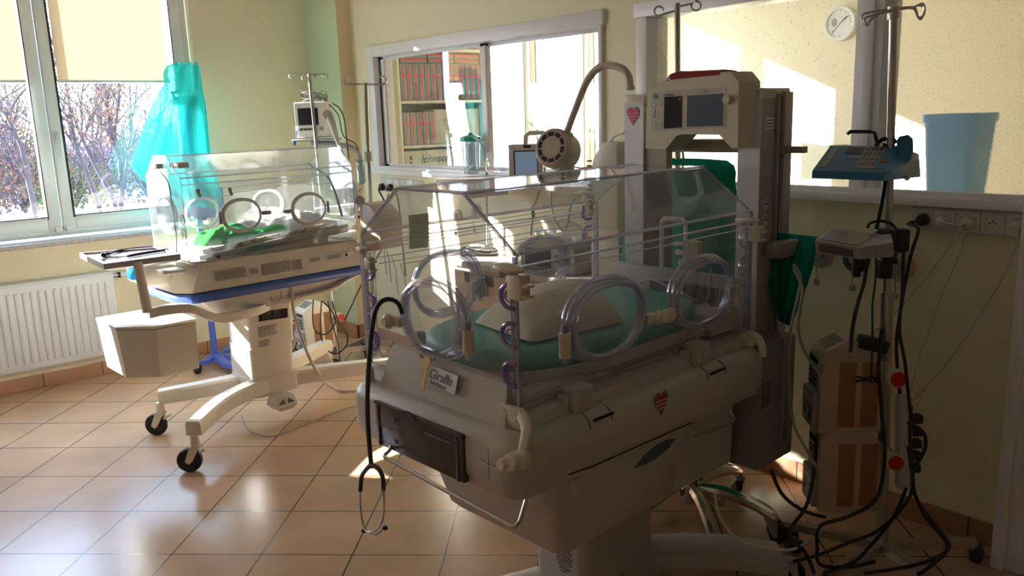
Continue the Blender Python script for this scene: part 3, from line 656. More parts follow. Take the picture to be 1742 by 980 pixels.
# portholes
def porthole(par, c, ud, nd, a, b, hinge_dir, m=ringm, latch=True, mh=ivory):
    c, ud, nd = Vector(c), Vector(ud), Vector(nd); vd = Vector((0, 0, 1))
    mb = MB()
    mb.tube(oval(c+nd*.004, ud, vd, a, b, 44), .0075, 8, closed=True)
    mb.tube(oval(c+nd*.016, ud, vd, a-.005, b-.005, 44), .0085, 8, closed=True)
    mb.tube(oval(c+nd*.028, ud, vd, a-.012, b-.012, 44), .0075, 8, closed=True)
    ring = mb.build('porthole_ring', m, par)
    mb = MB(); A = oval(c+nd*.004, ud, vd, a-.01, b-.01, 44); mb.prism(A, nd*.002, m=acr); mb.build('porthole_door', None, ring)
    h = c+ud*(hinge_dir*(a+.012))+nd*.018+Vector((0, 0, -.035*1))
    mb = MB(); mb.cyl(h-vd*.030, h+vd*.030, .0145, m=mh); mb.cyl(h-vd*.044, h-vd*.030, .008, m=edge); mb.cyl(h+vd*.030, h+vd*.044, .008, m=edge); mb.ell(h+vd*.044, (.008, .008, .008), m=edge, seg=10); mb.box(h-ud*hinge_dir*.018, (.03 if abs(ud.x) > .5 else .012, .03 if abs(ud.y) > .5 else .012, .05), .003, m=edge); mb.build('porthole_hinge', None, ring)
    if latch:
        k = c-ud*(hinge_dir*(a+.022))+nd*.02+Vector((0, 0, -.03))
        mb = MB(); mb.box(k, tuple(.022+.018*abs(ud[i]) if i < 2 else .026 for i in range(3)), .004); mb.ell(k+nd*.016-ud*hinge_dir*.022, tuple(.010+.010*abs(ud[i])+.004*abs(nd[i]) if i < 2 else .021 for i in range(3))); mb.cyl(k+nd*.012-ud*hinge_dir*.022, k+nd*.031-ud*hinge_dir*.022, .013, .011); mb.build('porthole_latch', mh, ring)
    return ring
Y_, X_ = Vector((0, 1, 0)), Vector((1, 0, 0))
porthole(hood, (-.008, hy0, 1.016), X_, -Y_, .125, .098, 1)
porthole(sidep, (hx1, .338, 1.006), Y_, X_, .142, .100, -1)
porthole(sidep, (hx1, .750, 1.004), Y_, X_, .142, .098, 1)
porthole(sidef, (hx0, .345, 1.015), Y_, -X_, .125, .098, 1, latch=False)
porthole(sidef, (hx0, .745, 1.010), Y_, -X_, .125, .098, -1, latch=False)
# purple gasket loops in the corner posts
def dloops(par, c, ud, zs_, m=purple):
    for z in zs_:
        mb = MB(); c_ = Vector((c[0], c[1], z)); ud = Vector(ud); w, h = .045, .026
        mb.tube([c_+Vector((0, 0, h)), c_+ud*w*.55+Vector((0, 0, h)), c_+ud*w*.9+Vector((0, 0, h*.6)), c_+ud*w+Vector((0, 0, 0)), c_+ud*w*.9-Vector((0, 0, h*.6)), c_+ud*w*.55-Vector((0, 0, h)), c_-Vector((0, 0, h))], .0055, 8, smooth=3)
        mb.tube([c_+Vector((0, 0, h*.5)), c_+ud*w*.5+Vector((0, 0, h*.5)), c_+ud*w*.72, c_+ud*w*.5-Vector((0, 0, h*.5)), c_-Vector((0, 0, h*.5))], .002, 6, smooth=2)
        mb.build('tube_port', m, par)
dloops(hood, (hx1-.002, hy0-.004, 0), (-1, 0, 0), (1.108, 1.018, .925))
dloops(hood, (hx0+.004, hy0-.004, 0), (1, 0, 0), (1.105, 1.008, .905))
dloops(sidep, (hx1-.004, hy1-.006, 0), (0, -1, 0), (1.125, 1.04, .95), m=ringm)
dloops(sidef, (hx0, hy1-.03, 0), (0, -1, 0), (1.17, 1.09), m=purple)
# corner posts
for x, y in ((hx1, hy0), (hx0, hy0), (hx1, hy1), (hx0, hy1)):
    mb = MB(); mb.b2((x-.006, y-.004, zb), (x+.003, y+.004, zs-.005)); mb.b2((x-.018, y-.003, zb+.01), (x-.014, y+.003, zs-.03)); mb.build('corner_post', edge, top)
def hoodlatch(c, s=1.0, yd=1):
    mb = MB(); c = Vector(c)
    mb.box(c+Vector((.012, .0, -.03)), (.045*s, .032*s, .055*s), .004); mb.ell(c+Vector((-.02, 0, .008)), (.050*s, .018*s, .012*s)); mb.cyl(c+Vector((-.065*s, 0, .0)), c+Vector((-.035*s, 0, .0)), .014*s, seg=14); mb.b2(c+Vector((.02, -.012, -.052)), c+Vector((.05*s, .012, -.045)), .002); mb.b2(c+Vector((.02, -.012, -.028)), c+Vector((.052*s, .012, -.021)), .002)
    mb.build('hood_latch', ivory, top)
hoodlatch((hx1+.004, hy0-.008, 1.165)); hoodlatch((hx1+.006, hy1+.0, 1.168), .85); hoodlatch((hx0+.03, hy0-.01, 1.155), .6); hoodlatch((hx0+.0, hy1-.06, 1.225), .7)
# inner feed-through bracket and clear loop on the head side
mb = MB(); 
for dz in (0,): mb.tube([(.02, .93, 1.0), (.02, .93, 1.165), (.03, .93, 1.175), (.10, .93, 1.175), (.11, .93, 1.165), (.11, .93, 1.0)], .007, 8)
mb.tube([(.02, .93, 1.0), (.03, .93, .98), (.10, .93, .98), (.11, .93, 1.0)], .006, 8); mb.build('clear_bracket', ringw, gi)
mb = MB(); q = G.y(1180, 430, .96); mb.box(q, (.05, .03, .075), .004); mb.box(q+Vector((-.03, -.01, .025)), (.07, .02, .012), .004); mb.cyl(q+Vector((-.05, -.02, -.0)), q+Vector((-.01, -.02, -.0)), .009); mb.ell(q+Vector((-.03, -.02, -.03)), (.012, .01, .01)); mb.build('probe_holder', ivory, gi)
mb = MB(); mb.b2((-.27, 1.03, .80), (.19, 1.06, .99), .006, m=greyp); mb.b2((-.10, 1.020, .88), (.18, 1.032, .955), .003, m=dark)
mb.cyl((.03, 1.02, .915), (.03, 1.00, .915), .012, m=steel); mb.cyl((.13, 1.02, .89), (.13, 1.0, .89), .012, m=ivory); mb.build('connector_panel', None, gi)
wire('sensor_cable', [(-.12, 1.0, .94), (-.04, .96, .965), (.06, .94, .95), (.14, .95, .92)], .004, grey_c, smooth=5)
wire('sensor_cable', [(.15, 1.01, 1.02), (.155, .99, .93), (.13, .95, .885), (.08, .90, .89)], .0035, grey_c, smooth=5)

# ---- rear columns, head unit
yc = 1.08
def col_x(px, py): return G.y(px, py, yc).x
xl0, xl1, xr0, xr1 = -.252, -.172, .193, .268
mb = MB(); 
for a, b in ((xl0, xl1), (xr0, xr1)):
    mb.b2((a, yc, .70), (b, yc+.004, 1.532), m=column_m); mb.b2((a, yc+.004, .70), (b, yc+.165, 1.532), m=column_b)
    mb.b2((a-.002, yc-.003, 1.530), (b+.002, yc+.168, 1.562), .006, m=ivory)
cols = mb.build('column', None, gi)
mb = MB(); mb.b2((xr1, yc+.085, .72), (xr1+.010, yc+.10, 1.545), .001, m=greyd); mb.b2((xr1, yc+.115, .72), (xr1+.014, yc+.165, 1.55), .002, m=greyp); mb.b2((xr1, yc+.10, .72), (xr1+.004, yc+.115, 1.54), m=dark)
rl = mb.build('equipment_rail', None, cols)
for z, w in ((1.375, .10), (.53, .07)): 
    mb = MB(); mb.b2((xr1, yc+.09, z-.012), (xr1+.02, yc+.15, z+.012), .003); mb.b2((xr1+.01, yc+.11, z-.010), (xr1+w*.75, yc+.15, z+.010), .002); mb.build('rail_stub', greyd, rl)
mb = MB(); mb.b2((xr1+.001, yc+.04, 1.045), (xr1+.055, yc+.17, 1.095), .010); mb.cyl((xr1+.03, yc+.03, 1.07), (xr1+.03, yc+.05, 1.07), .022); mb.build('rail_clamp', greyd, rl)
# marks on the column side
mb = MB()
for z in (1.215, 1.165): mb.b2((xr1+.0002, yc+.035, z-.018), (xr1+.0008, yc+.050, z+.018), m=paper); mb.cyl((xr1+.0009, yc+.0425, z), (xr1+.0015, yc+.0425, z), .005, seg=10, m=print_m); mb.b2((xr1+.0009, yc+.039, z+.008), (xr1+.0013, yc+.046, z+.014), m=print_m)
mb.b2((xr1+.0002, yc+.03, 1.44), (xr1+.0008, yc+.075, 1.475), m=paper); fineprint(mb, (xr1+.001, yc+.033, 1.443), (0, 1, 0), (0, 0, 1), .038, .028, 3, print_m)
mb.build('column_label', None, cols)
heart((G.y(1077, 186, yc-.001).x, yc-.001, 1.512-.022), (1, 0, 0), (0, 0, 1), .058, cols)
# crossbar with head unit
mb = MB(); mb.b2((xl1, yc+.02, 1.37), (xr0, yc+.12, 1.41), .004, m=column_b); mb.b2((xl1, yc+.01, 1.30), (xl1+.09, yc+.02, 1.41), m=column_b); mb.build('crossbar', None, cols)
ym = yc-.09
q = [(1099, 152), (1110, 150), (1128, 137), (1140, 124), (1245, 121), (1258, 137), (1259, 140), (1257, 253), (1247, 254), (1224, 230), (1162, 229), (1150, 232), (1130, 257), (1096, 254)]
poly = [G.y(*p, ym) for p in q]
head = MB()
def shift(p, dy): return Vector((p.x*(1), dy, p.z))
cen = sum(poly, Vector())/len(poly)
R0 = [cen+(p-cen)*.975 for p in poly]; 
for p in R0: p.y = ym
R1 = [Vector((p.x, ym+.010, p.z)) for p in poly]; R2 = [Vector((p.x, ym+.11, p.z)) for p in poly]
mb = MB(); mb.loft([R0, R1, R2]); hu = mb.build('control_head', ivory, gi)
def gp(px, py, o=.001): v = G.y(px, py, ym); v.y = ym-o; return v
def plate(mb, quad, off, m, th=.0012):
    mb.prism([gp(*p, off) for p in quad], (0, -th, 0), m=m)
mb = MB(); plate(mb, [(1108, 157), (1235, 148), (1235, 218), (1108, 223)], .0, mat('keypad_beige', (.56, .52, .45), .45)); fp = mb.build('keypad_panel', None, hu)
mb = MB(); plate(mb, [(1131, 165), (1161, 163), (1160, 217), (1130, 219)], .001, screen_d, .0016); fineprint(mb, gp(1156, 171, .0035), (1, 0, 0), (0, 0, 1), .006, .008, 2, paper); mb.build('display', None, hu)
mb = MB(); plate(mb, [(1170, 163), (1231, 159), (1229, 214), (1169, 216)], .001, screen_b, .0016); mb.build('display', None, hu)
mb = MB(); k = gp(1241, 169, 0); mb.cyl(k, k+Vector((0, -.02, 0)), .014, .012, seg=20); mb.build('rotary_knob', ivory, hu)
mb = MB()
c_ = gp(1116, 164, .002); mb.lathe([(0, 0), (.0075, 0), (.0075, .0012), (0, .0012)], c_, (0, -1, 0), 20, m=mat('logo_blue_grey', (.10, .12, .20), .5)); ge = mb.build('maker_badge', None, fp)
text('GE', .0095, c_+Vector((0, -.0016, -.0034)), (1, 0, 0), (0, 0, 1), paper, ge, align='CENTER', shear=.3)
text('Incubator', .0095, gp(1131, 162.5, .002), (1, 0, -.04), (0, 0, 1), MATS['logo_blue_grey'], fp)
for px, py, sh in ((1114, 178, 'ring'), (1125, 177, 'drop'), (1113.5, 189, 'up'), (1113.5, 197, 'down'), (1113.5, 212, 'sq'), (1124.5, 211, 'dots')):
    mb = MB(); c_ = gp(px, py, .0015)
    if sh == 'sq': mb.box(c_, (.0125, .001, .0125), m=dark); mb.box(c_+Vector((0, -.0006, 0)), (.0112, .001, .0112), m=paper); mb.box(c_+Vector((-.001, -.0013, -.002)), (.005, .0006, .002), m=dark)
    else:
        mb.lathe([(0, 0), (.0066, 0), (.0066, .0008), (0, .0008)], c_, (0, -1, 0), 18, m=dark); mb.lathe([(0, 0), (.0059, 0), (.0059, .0012), (0, .0012)], c_, (0, -1, 0), 18, m=paper)
        if sh in ('up', 'down'):
            d = 1 if sh == 'up' else -1
            for s_ in (-1, 1): mb.box(c_+Vector((s_*.0016, -.0016, .0)), (.0045, .0006, .0012), rot=Matrix.Rotation(d*s_*.7, 3, 'Y'), m=dark)
        elif sh == 'drop': mb.prism([c_+Vector((0, -.0014, .0035)), c_+Vector((.002, -.0014, -.001)), c_+Vector((0, -.0014, -.003)), c_+Vector((-.002, -.0014, -.001))], (0, -.0004, 0), m=dark)
        elif sh == 'dots':
            for a in (-.9, 1.1, 3.2): mb.box(c_+Vector((.0022*math.cos(a+.4), -.0016, .0022*math.sin(a+.4))), (.002, .0006, .002), m=dark)
    mb.build('key_button', None, fp)
mb = MB(); c_ = gp(1199, 155.5, .001); mb.lathe([(0, 0), (.0145, 0), (.0145, .001), (0, .001)], c_, (0, -1, 0), 28, m=dark, sy=.42); mb.lathe([(0, 0), (.0138, 0), (.0138, .0015), (0, .0015)], c_, (0, -1, 0), 28, m=MATS['keypad_beige'], sy=.40); mb.box(c_+Vector((0, -.002, 0)), (.005, .001, .0035), m=redd); mb.build('alarm_key', None, fp)
# red alarm lamp on top
top_l = [G.y(*p, ym) for p in ((1138, 130), (1144, 126), (1150, 124), (1224, 121), (1227, 122), (1223, 129), (1180, 133), (1141, 137))]
mb = MB(); A = [Vector((p.x, ym-.001, p.z+.002)) for p in top_l]; mb.loft([A, [Vector((p.x, ym+.02, p.z+.006)) for p in top_l], [Vector((p.x, ym+.085, p.z+.004)) for p in top_l]]); mb.build('alarm_lamp', redd, hu)
mb = MB(); c_ = gp(1136, 137, 0); mb.cyl(c_+Vector((0, .001, 0)), c_+Vector((0, -.001, 0)), .003, seg=12); mb.build('alarm_pinhole', dark, hu)

# ---- things on the near incubator
def put(o, F): o.location = F.O; o.rotation_euler = (0, 0, F.rz); return o
pw = thing('pillow', 'cream cotton pillow lying on the teal mattress', 'pillow', G.O, G.rz)
a_, b_, c_, d_ = G.z(808, 548, .945), G.z(905, 583, .945), G.z(1062, 535, .965), G.z(1000, 478, .99)
pc = Vector((.0, .43, .975)); 
def pil(u, v):
    P = a_*(1-u)*(1-v)+b_*(1-u)*v+c_*u*v+Vector((-.13, .72, .965))*u*(1-v)
    return P
def pil_z(u, v, s):
    P = pil(u, v); k = (4*u*(1-u))**.45*(4*v*(1-v))**.45
    w = noise.noise(Vector((u*4, v*4, 3)))*.012
    base_z = .941
    return Vector((P.x, P.y, base_z+.004+(k*(.100+w) if s > 0 else 0)+.0*k))
mb = MB(); n = 18
Vt = [[mb.bm.verts.new(pil_z(i/n, j/n, 1)) for j in range(n+1)] for i in range(n+1)]
Vb = [[Vt[i][j] if i in (0, n) or j in (0, n) else mb.bm.verts.new(pil_z(i/n, j/n, -1)) for j in range(n+1)] for i in range(n+1)]
for i in range(n):
    for j in range(n):
        mb.bm.faces.new((Vt[i][j], Vt[i+1][j], Vt[i+1][j+1], Vt[i][j+1]))
        f = (Vb[i][j], Vb[i][j+1], Vb[i+1][j+1], Vb[i+1][j])
        if len(set(f)) > 2: mb.bm.faces.new(f)
mb.build('pillow_cover', pillowm, pw, sharp=75)
mb = MB(); A = [G.y(*p, hy0-.001) for p in ((697, 366), (731, 362), (733, 420), (701, 423))]
mb.sheet(lambda u, v: (A[0]*(1-u)+A[1]*u)*(1-v)+(A[3]*(1-u)+A[2]*u)*v+Vector((0, -.004-.006*v*v, 0)), 6, 6, .0006)
no = mb.build('paper_note', note_m); put(no, G); ttag(no, 'pale yellow-green paper note stuck on the end panel of the clear hood', 'note')
mb = MB(); 
for k in range(3): fineprint(mb, A[0]*.8+A[1]*.2+Vector((0, -.0065, -.02-.012*k)), (1, 0, -.05), (0, 0, 1), .035, .006, 1, mat('pencil_grey', (.32, .32, .27), .8), k)
mb.build('handwriting', None, no)
# stethoscope hanging from the porthole latch
st = thing('stethoscope', 'dark grey stethoscope hanging from the end of the near incubator', 'stethoscope', G.O, G.rz)
def gy_(px, py, y): return G.y(px, py, y)
pts = [gy_(684, 532, .02), gy_(676, 515, .0), gy_(660, 509, -.03), gy_(645, 517, -.05), gy_(636, 540, -.065), gy_(629, 600, -.075), gy_(625, 680, -.08), gy_(627, 740, -.082), gy_(632, 796, -.085)]
mb = MB(); mb.tube(pts, .0062, 10, smooth=5); tb = mb.build('tubing', mat('steth_grey', (.035, .038, .045), .4), st)
mb = MB()
for (pa) in ([(632, 790), (622, 800), (615, 812), (613, 835)], [(632, 790), (643, 797), (651, 812), (652, 835)]): mb.tube([gy_(*p, -.085) for p in pa], .006, 8, smooth=5)
mb.build('yoke', MATS['steth_grey'], st)
mb = MB()
mb.tube([gy_(*p, -.085) for p in [(613, 833), (613, 860), (617, 890), (628, 905), (640, 909), (650, 902)]], .0028, 8, smooth=5); mb.tube([gy_(*p, -.090) for p in [(652, 833), (653, 865), (648, 892), (635, 905), (625, 905), (618, 900)]], .0028, 8, smooth=5); mb.build('ear_tubes', steel, st)
for q in (gy_(619, 903, -.09), gy_(655, 898, -.085)): mb = MB(); mb.ell(q, (.009, .007, .006)); mb.build('ear_tip', rubber, st)

# ---- flexible lamp clipped on the left column
lp = thing('examination_lamp', 'beige round lamp head on a curved gooseneck rising from the incubator column', 'lamp', G.O, G.rz)
yl = yc+.05
p0 = G.y(1072, 153, yl)
gn = [p0]+[G.y(*p, yl) for p in ((1071, 142), (1070, 132), (1061, 119), (1043, 112), (1022, 113), (1004, 130), (992, 152), (982, 178), (972, 204), (962, 232))]
mb = MB(); mb.tube(gn, .0135, 10, smooth=5); mb.cyl(p0, p0+Vector((0, 0, .012)), .016); mb.build('gooseneck', mat('gooseneck_beige', (.52, .44, .38), .45), lp)
hc = G.y(942, 252, yl-.03); sl_ = 1.42; ax = Vector((-.25, -1, .12)).normalized(); ax = (G.loc(CC)-hc); ax = (ax.normalized()+Vector((-.55, .1, .12))).normalized()
mb = MB(); mb.lathe([(r_*sl_, h_*sl_) for r_, h_ in [(0, 0), (.046, 0), (.052, -.006), (.054, -.02), (.054, -.055), (.05, -.075), (.035, -.095), (0, -.10)]], hc+ax*.02, ax, 36); mb.tube([G.y(962, 225, yl), G.y(958, 245, yl)], .03, 14)
sh = mb.build('lamp_head', MATS['gooseneck_beige'], lp)
mb = MB(); sx_ = ax.orthogonal().normalized(); sy_ = ax.cross(sx_)
for k in range(10):
    a0 = 2*PI*k/10+.06; P = []
    for r_, aa in ((.030*sl_, a0), (.030*sl_, a0+.25), (.030*sl_, a0+.5), (.041*sl_, a0+.5), (.041*sl_, a0+.25), (.041*sl_, a0)): P.append(hc+ax*.0203+sx_*r_*math.cos(aa)+sy_*r_*math.sin(aa))
    mb.prism(P, ax*.0008)
mb.build('cooling_slots', dark, sh)
mb = MB(); mb.cyl(hc+Vector((.02, .03, -.03)), hc+Vector((.035, .03, -.115)), .045, .030); mb.build('lamp_snout', MATS['gooseneck_beige'], lp)

# ============================================================ FAR INCUBATOR
I = Frame(-3.96, 1.69, 3.0)
ii = thing('incubator', 'cream incubator on castors with blue stripe and green towel inside, by the window', 'incubator', I.O, I.rz)
def irr(x0, x1, y0, y1, z, r, c=None):
    return rrect(x0, x1, y0, y1, z, r, 4)
def bodyring(z, k):   # plan of the tray body with a cut near-left corner
    y0 = -.445-.06*k; y1 = .435+.02*k; x1 = .235+.012*k; x0 = -.235-.01*k
    return [(x1, y0+.05, z), (x1, y1-.01, z), (x1-.01, y1, z), (x0+.02, y1, z), (x0, y1-.02, z), (x0, y0+.1, z), (x0+.06, y0, z), (x1-.075, y0, z)]
mb = MB(); mb.loft([bodyring(.893, -.25), bodyring(.900, .0), bodyring(.890, .15), bodyring(.772, 1)]); body = mb.build('tray_body', cream, ii)
def outs(R, d): 
    c = sum((Vector(p) for p in R), Vector())/len(R); return [Vector(p)+Vector(((p[0]-c.x), (p[1]-c.y)*.6, 0)).normalized()*d for p in R]
mb = MB(); mb.loft([outs(bodyring(.768, 1), -.01), outs(bodyring(.768, 1), .010), outs(bodyring(.758, 1), .016), outs(bodyring(.735, 1), .014), outs(bodyring(.724, 1), .0), outs(bodyring(.724, 1), -.03)]); mb.build('blue_band', blue, ii)
mb = MB(); mb.loft([[(.205, -.40, .726), (.205, .41, .726), (-.2, .41, .726), (-.2, -.40, .726)], [(.185, -.32, .635), (.185, .07, .635), (-.18, .07, .635), (-.18, -.32, .635)]]); 
mb.loft([[(.20, .05, .726), (.20, .44, .726), (-.2, .44, .726), (-.2, .05, .726)], [(.195, .07, .66), (.195, .30, .67), (-.19, .30, .67), (-.19, .07, .66)]])
mb.tube([(.205, .06, .655), (.208, .26, .665), (.208, .36, .70), (.208, .46, .725)], .013, 8, smooth=4); mb.build('lower_pan', cream, ii)
mb = MB(); mb.tube([(.20, .0, .70), (.205, -.01, .665), (.205, -.035, .655), (.205, -.06, .665), (.205, -.063, .69)], .003, 6, smooth=4); mb.build('wire_hook', steel, ii)
# printed text and labels on the near face
def nf(px, py, x=.2365, k=0): v = I.x(px, py, .242+k); return v
mb = MB()
ydir = Vector((0, 1, -.0)); zup = Vector((-.09, 0, 1)).normalized()
def faceo(px, py): v = I.x(px, py, .240); kz = (.90-v.z)/.128; v.x = .2365+.0125*min(1, max(0, kz))+.0015; return v
fineprint(mb, faceo(365, 479), ydir, zup, .155, .05, 8, print_m, 1)
fineprint(mb, faceo(424, 467), ydir, zup, .045, .028, 4, print_m, 2); fineprint(mb, faceo(445, 469), ydir, zup, .155, .055, 8, print_m, 3); fineprint(mb, faceo(497, 460), ydir, zup, .055, .05, 8, print_m, 4)
mb.build('printed_text', print_m, body)
mb = MB(); q = faceo(525, 447); mb.prism([q, q+ydir*.07, q+ydir*.07+zup*.024, q+zup*.024], (.001, 0, 0), m=paper); fineprint(mb, q+Vector((.0016, .005, .003)), ydir, zup, .06, .018, 3, dark, 5); mb.build('white_label', None, body)
mb = MB(); q = faceo(555, 443); mb.prism([q, q+ydir*.14, q+ydir*.14+zup*.026, q+zup*.026], (.001, 0, 0), m=paper); fineprint(mb, q+Vector((.0016, .005, .003)), ydir, zup, .08, .020, 3, dark, 6); mb.lathe([(.0055, 0), (.0075, 0), (.0075, .001), (.0055, .001)], q+Vector((.0014, .115, .013)), (1, 0, 0), 20, m=dark); mb.build('white_label', None, body)
# mattress deck rim and tilted platform
mb = MB(); mb.loft([irr(-.225, .225, -.43, .43, .895, .02), irr(-.225, .225, -.43, .43, .908, .02), irr(-.20, .20, -.40, .40, .908, .02), irr(-.20, .20, -.40, .40, .885, .02)], cap=False); mb.b2((-.2, -.4, .893), (.2, .4, .898)); mb.build('deck_rim', whitecloth if False else cream, ii)
pa, pb_ = I.x(338, 452, .205), I.x(606, 392, .205); pth = .034
sl = (pb_.z-pa.z)/(pb_.y-pa.y)
def pz(y, o=0): return pa.z+(y-pa.y)*sl+o
plt = MB(); y0p, y1p = -.385, .405
def slab(mb, x0, x1, y0, y1, o0, o1, bev=.006, m=None):
    P = [(x1, y0, pz(y0, o0)), (x1, y1, pz(y1, o0)), (x1, y1, pz(y1, o1)), (x1, y0, pz(y0, o1))]; mb.prism(P, (x0-x1, 0, 0), m=m, bev=bev)
slab(plt, -.19, .20, y0p, y1p, .0, .042); plat = plt.build('tilting_platform', mat('platform_grey', (.50, .47, .44), .45), ii)
mb = MB(); mb.cyl((.20, -.30, pz(-.30, .018)), (.206, -.30, pz(-.30, .018)), .016, m=steel); mb.cyl((.206, -.30, pz(-.30, .018)), (.207, -.30, pz(-.30, .018)), .010, m=dark); mb.build('tilt_knob', None, plat)
mb = MB(); mb.b2((.14, .40, .905), (.20, .43, .915), .003); mb.b2((.19, -.16, .90), (.2, .28, .94)); mb.build('support_wedge', cream, ii)
mb = MB(); slab(mb, -.175, .185, y0p+.02, y1p-.05, .042, .066, .010); mt2 = mb.build('mattress', mat('patterned_sheet', (.74, .66, .50), .85, var=.1, scale=30), ii)
mb = MB(); rnd = random.Random(11)
for k in range(34):
    y = rnd.uniform(-.22, .30); x = .1865; o = rnd.uniform(.046, .062); mb.box((x, y, pz(y, o)), (.001, rnd.uniform(.008, .03), rnd.uniform(.003, .008)), rot=Matrix.Rotation(rnd.uniform(-.6, .6), 3, 'X'), m=rnd.choice([mat('print_brown', (.28, .13, .05), .8), mat('print_ochre', (.62, .40, .10), .8), MATS['print_brown']]))
mb.build('sheet_pattern', None, mt2)
# hood
kx0, kx1, ky0, ky1 = -.175, .225, -.445, .435; kzt, kzs, kzb = 1.380, 1.283, .905; kt0, kt1 = -.05, .104
pts_e = [(kx0, 0, kzb), (kx1, 0, kzb), (kx1, 0, kzs), (kt1, 0, kzt), (kt0, 0, kzt), (kx0, 0, kzs)]
for nm, y, dy in (('hood_end_panel', ky0, .005), ('hood_end_panel', ky1, -.005)):
    mb = MB(); mb.prism([(a, y, c) for a, b, c in pts_e], (0, dy, 0), m=acr2, side=edge); o = mb.build(nm, None, ii)
    if y < 0: hE = o
    else: hE2 = o
mb = MB(); mb.prism([(kx1, ky0, kzb), (kx1, ky1, kzb), (kx1, ky1, kzs-.03), (kx1, ky0, kzs-.03)], (-.005, 0, 0), m=acr2, side=edge); hS = mb.build('hood_side_panel', None, ii)
mb = MB(); mb.prism([(kx0, ky0, kzb), (kx0, ky1, kzb), (kx0, ky1, kzs), (kx0, ky0, kzs)], (.005, 0, 0), m=acr2, side=edge); hF = mb.build('hood_side_panel', None, ii)
mb = MB()
mb.prism([(kx1, ky0, kzs), (kx1, ky1, kzs), (kt1, ky1, kzt), (kt1, ky0, kzt)], (-.003, 0, -.004), m=acr2, side=edge); mb.prism([(kx0, ky0, kzs), (kx0, ky1, kzs), (kt0, ky1, kzt), (kt0, ky0, kzt)], (.003, 0, -.004), m=acr2, side=edge)
mb.prism([(kt0, ky0, kzt), (kt1, ky0, kzt), (kt1, ky1, kzt), (kt0, ky1, kzt)], (0, 0, -.005), m=acr2, side=edge); hT = mb.build('hood_top', None, ii)
mb = MB()
for z in (kzs, kzs-.03): mb.cyl((kx1, ky0, z), (kx1, ky1, z), .003, seg=6)
mb.cyl((kx0, ky0, kzs), (kx0, ky1, kzs), .003, seg=6)
mb.tube([(kx1+.004, -.40, 1.17), (kx1+.004, -.35, 1.19), (kx1+.004, -.22, 1.192), (kx1+.004, -.21, 1.202), (kx1+.004, .0, 1.205), (kx1+.004, .01, 1.215), (kx1+.004, .16, 1.218), (kx1+.004, .17, 1.205), (kx1+.004, .31, 1.205)], .0022, 6)
mb.tube([(kx1+.004, -.30, 1.225), (kx1+.004, .1, 1.235), (kx1+.004, .11, 1.245), (kx1+.004, .36, 1.25)], .0018, 6)
mb.build('edge_rails', ringw, hT)
def ovi(par, px, py, rx, rz, plane, kind, hd=1):
    c = I.x(px, py, plane) if kind == 'x' else I.y(px, py, plane)
    ud = Y_ if kind == 'x' else X_; nd = (X_ if plane > 0 else -X_) if kind == 'x' else (-Y_ if plane < 0 else Y_)
    mb = MB(); mb.tube(oval(c+nd*.005, ud, (0, 0, 1), rx, rz, 36, 2.15), .006, 8, closed=True); mb.tube(oval(c+nd*.015, ud, (0, 0, 1), rx-.005, rz-.005, 36, 2.15), .005, 8, closed=True)
    r_ = mb.build('porthole_ring', mat('porthole_grey', (.62, .60, .60), .3) if plane > 0 and kind == 'x' else ringw, par)
    mb = MB(); mb.prism(oval(c+nd*.004, ud, (0, 0, 1), rx-.008, rz-.008, 36, 2.15), nd*.002, m=acr); mb.build('porthole_door', None, r_)
    if plane > 0 and kind == 'x':
        for s_, nm in ((hd, 'porthole_latch'), (-hd, 'porthole_hinge')):
            mb = MB(); q = c+ud*s_*(rx+.012)+nd*.014
            if nm == 'porthole_latch': mb.box(q+Vector((0, s_*.014, .0)), (.014, .046, .018), .006); mb.ell(q+Vector((.008, s_*.02, 0)), (.009, .016, .009))
            else: mb.cyl(q+Vector((0, 0, -.028)), q+Vector((0, 0, .028)), .006)
            mb.build(nm, mat('latch_brown', (.33, .28, .25), .4), r_)
    return r_
ovi(hS, 410, 366, .094, .075, kx1, 'x', 1); ovi(hS, 524, 355, .092, .075, kx1, 'x', -1)
ovi(hF, 345, 362, .085, .073, kx0, 'x'); ovi(hF, 457, 347, .085, .073, kx0, 'x')
ovi(hE, 288, 366, .10, .085, ky0, 'y'); ovi(hE2, 592, 345, .085, .08, ky1, 'y')
mb = MB(); q = I.y(268, 283, ky0-.01); mb.box(q, (.06, .03, .022), .005); mb.build('hood_latch', greyp, hT)
mb = MB(); q = I.y(305, 281, ky0+.03); mb.box(q, (.10, .05, .025), .005); mb.build('hood_latch', cream, hT)
for (px, py) in ((337, 325), (391, 323)):
    mb = MB(); q = I.x(px, py, kx1+.006); mb.box(q, (.012, .016, .02), .004); mb.cyl(q+Vector((.004, 0, -.01)), q+Vector((.004, .006, -.025)), .007); mb.build('side_catch', MATS['latch_brown'], hS)
for x, y, zz in ((kx1-.02, ky0, (1.10, 1.04, .98)), (kx1-.02, ky1, (1.14, 1.08))):
    for z in zz:
        mb = MB(); mb.tube(oval((x, y, z), (1, 0, 0), (0, 0, 1), .018, .020, 16), .0045, 6, closed=True); mb.build('tube_port', ringw, hE if y < 0 else hE2)
mb = MB(); mb.tube([I.y(*p, ky0-.012) for p in ((272, 292), (286, 310), (292, 345), (298, 385), (300, 402), (300, 440))], .0028, 6, smooth=4); mb.build('sensor_cable', grey_c, ii)
mb = MB(); mb.tube([I.y(*p, .35) for p in ((524, 278), (533, 285), (556, 300), (568, 322), (577, 350), (582, 368))], .006, 6, smooth=4); mb.build('sensor_cable', mat('slate_cable', (.22, .24, .28), .4), ii)
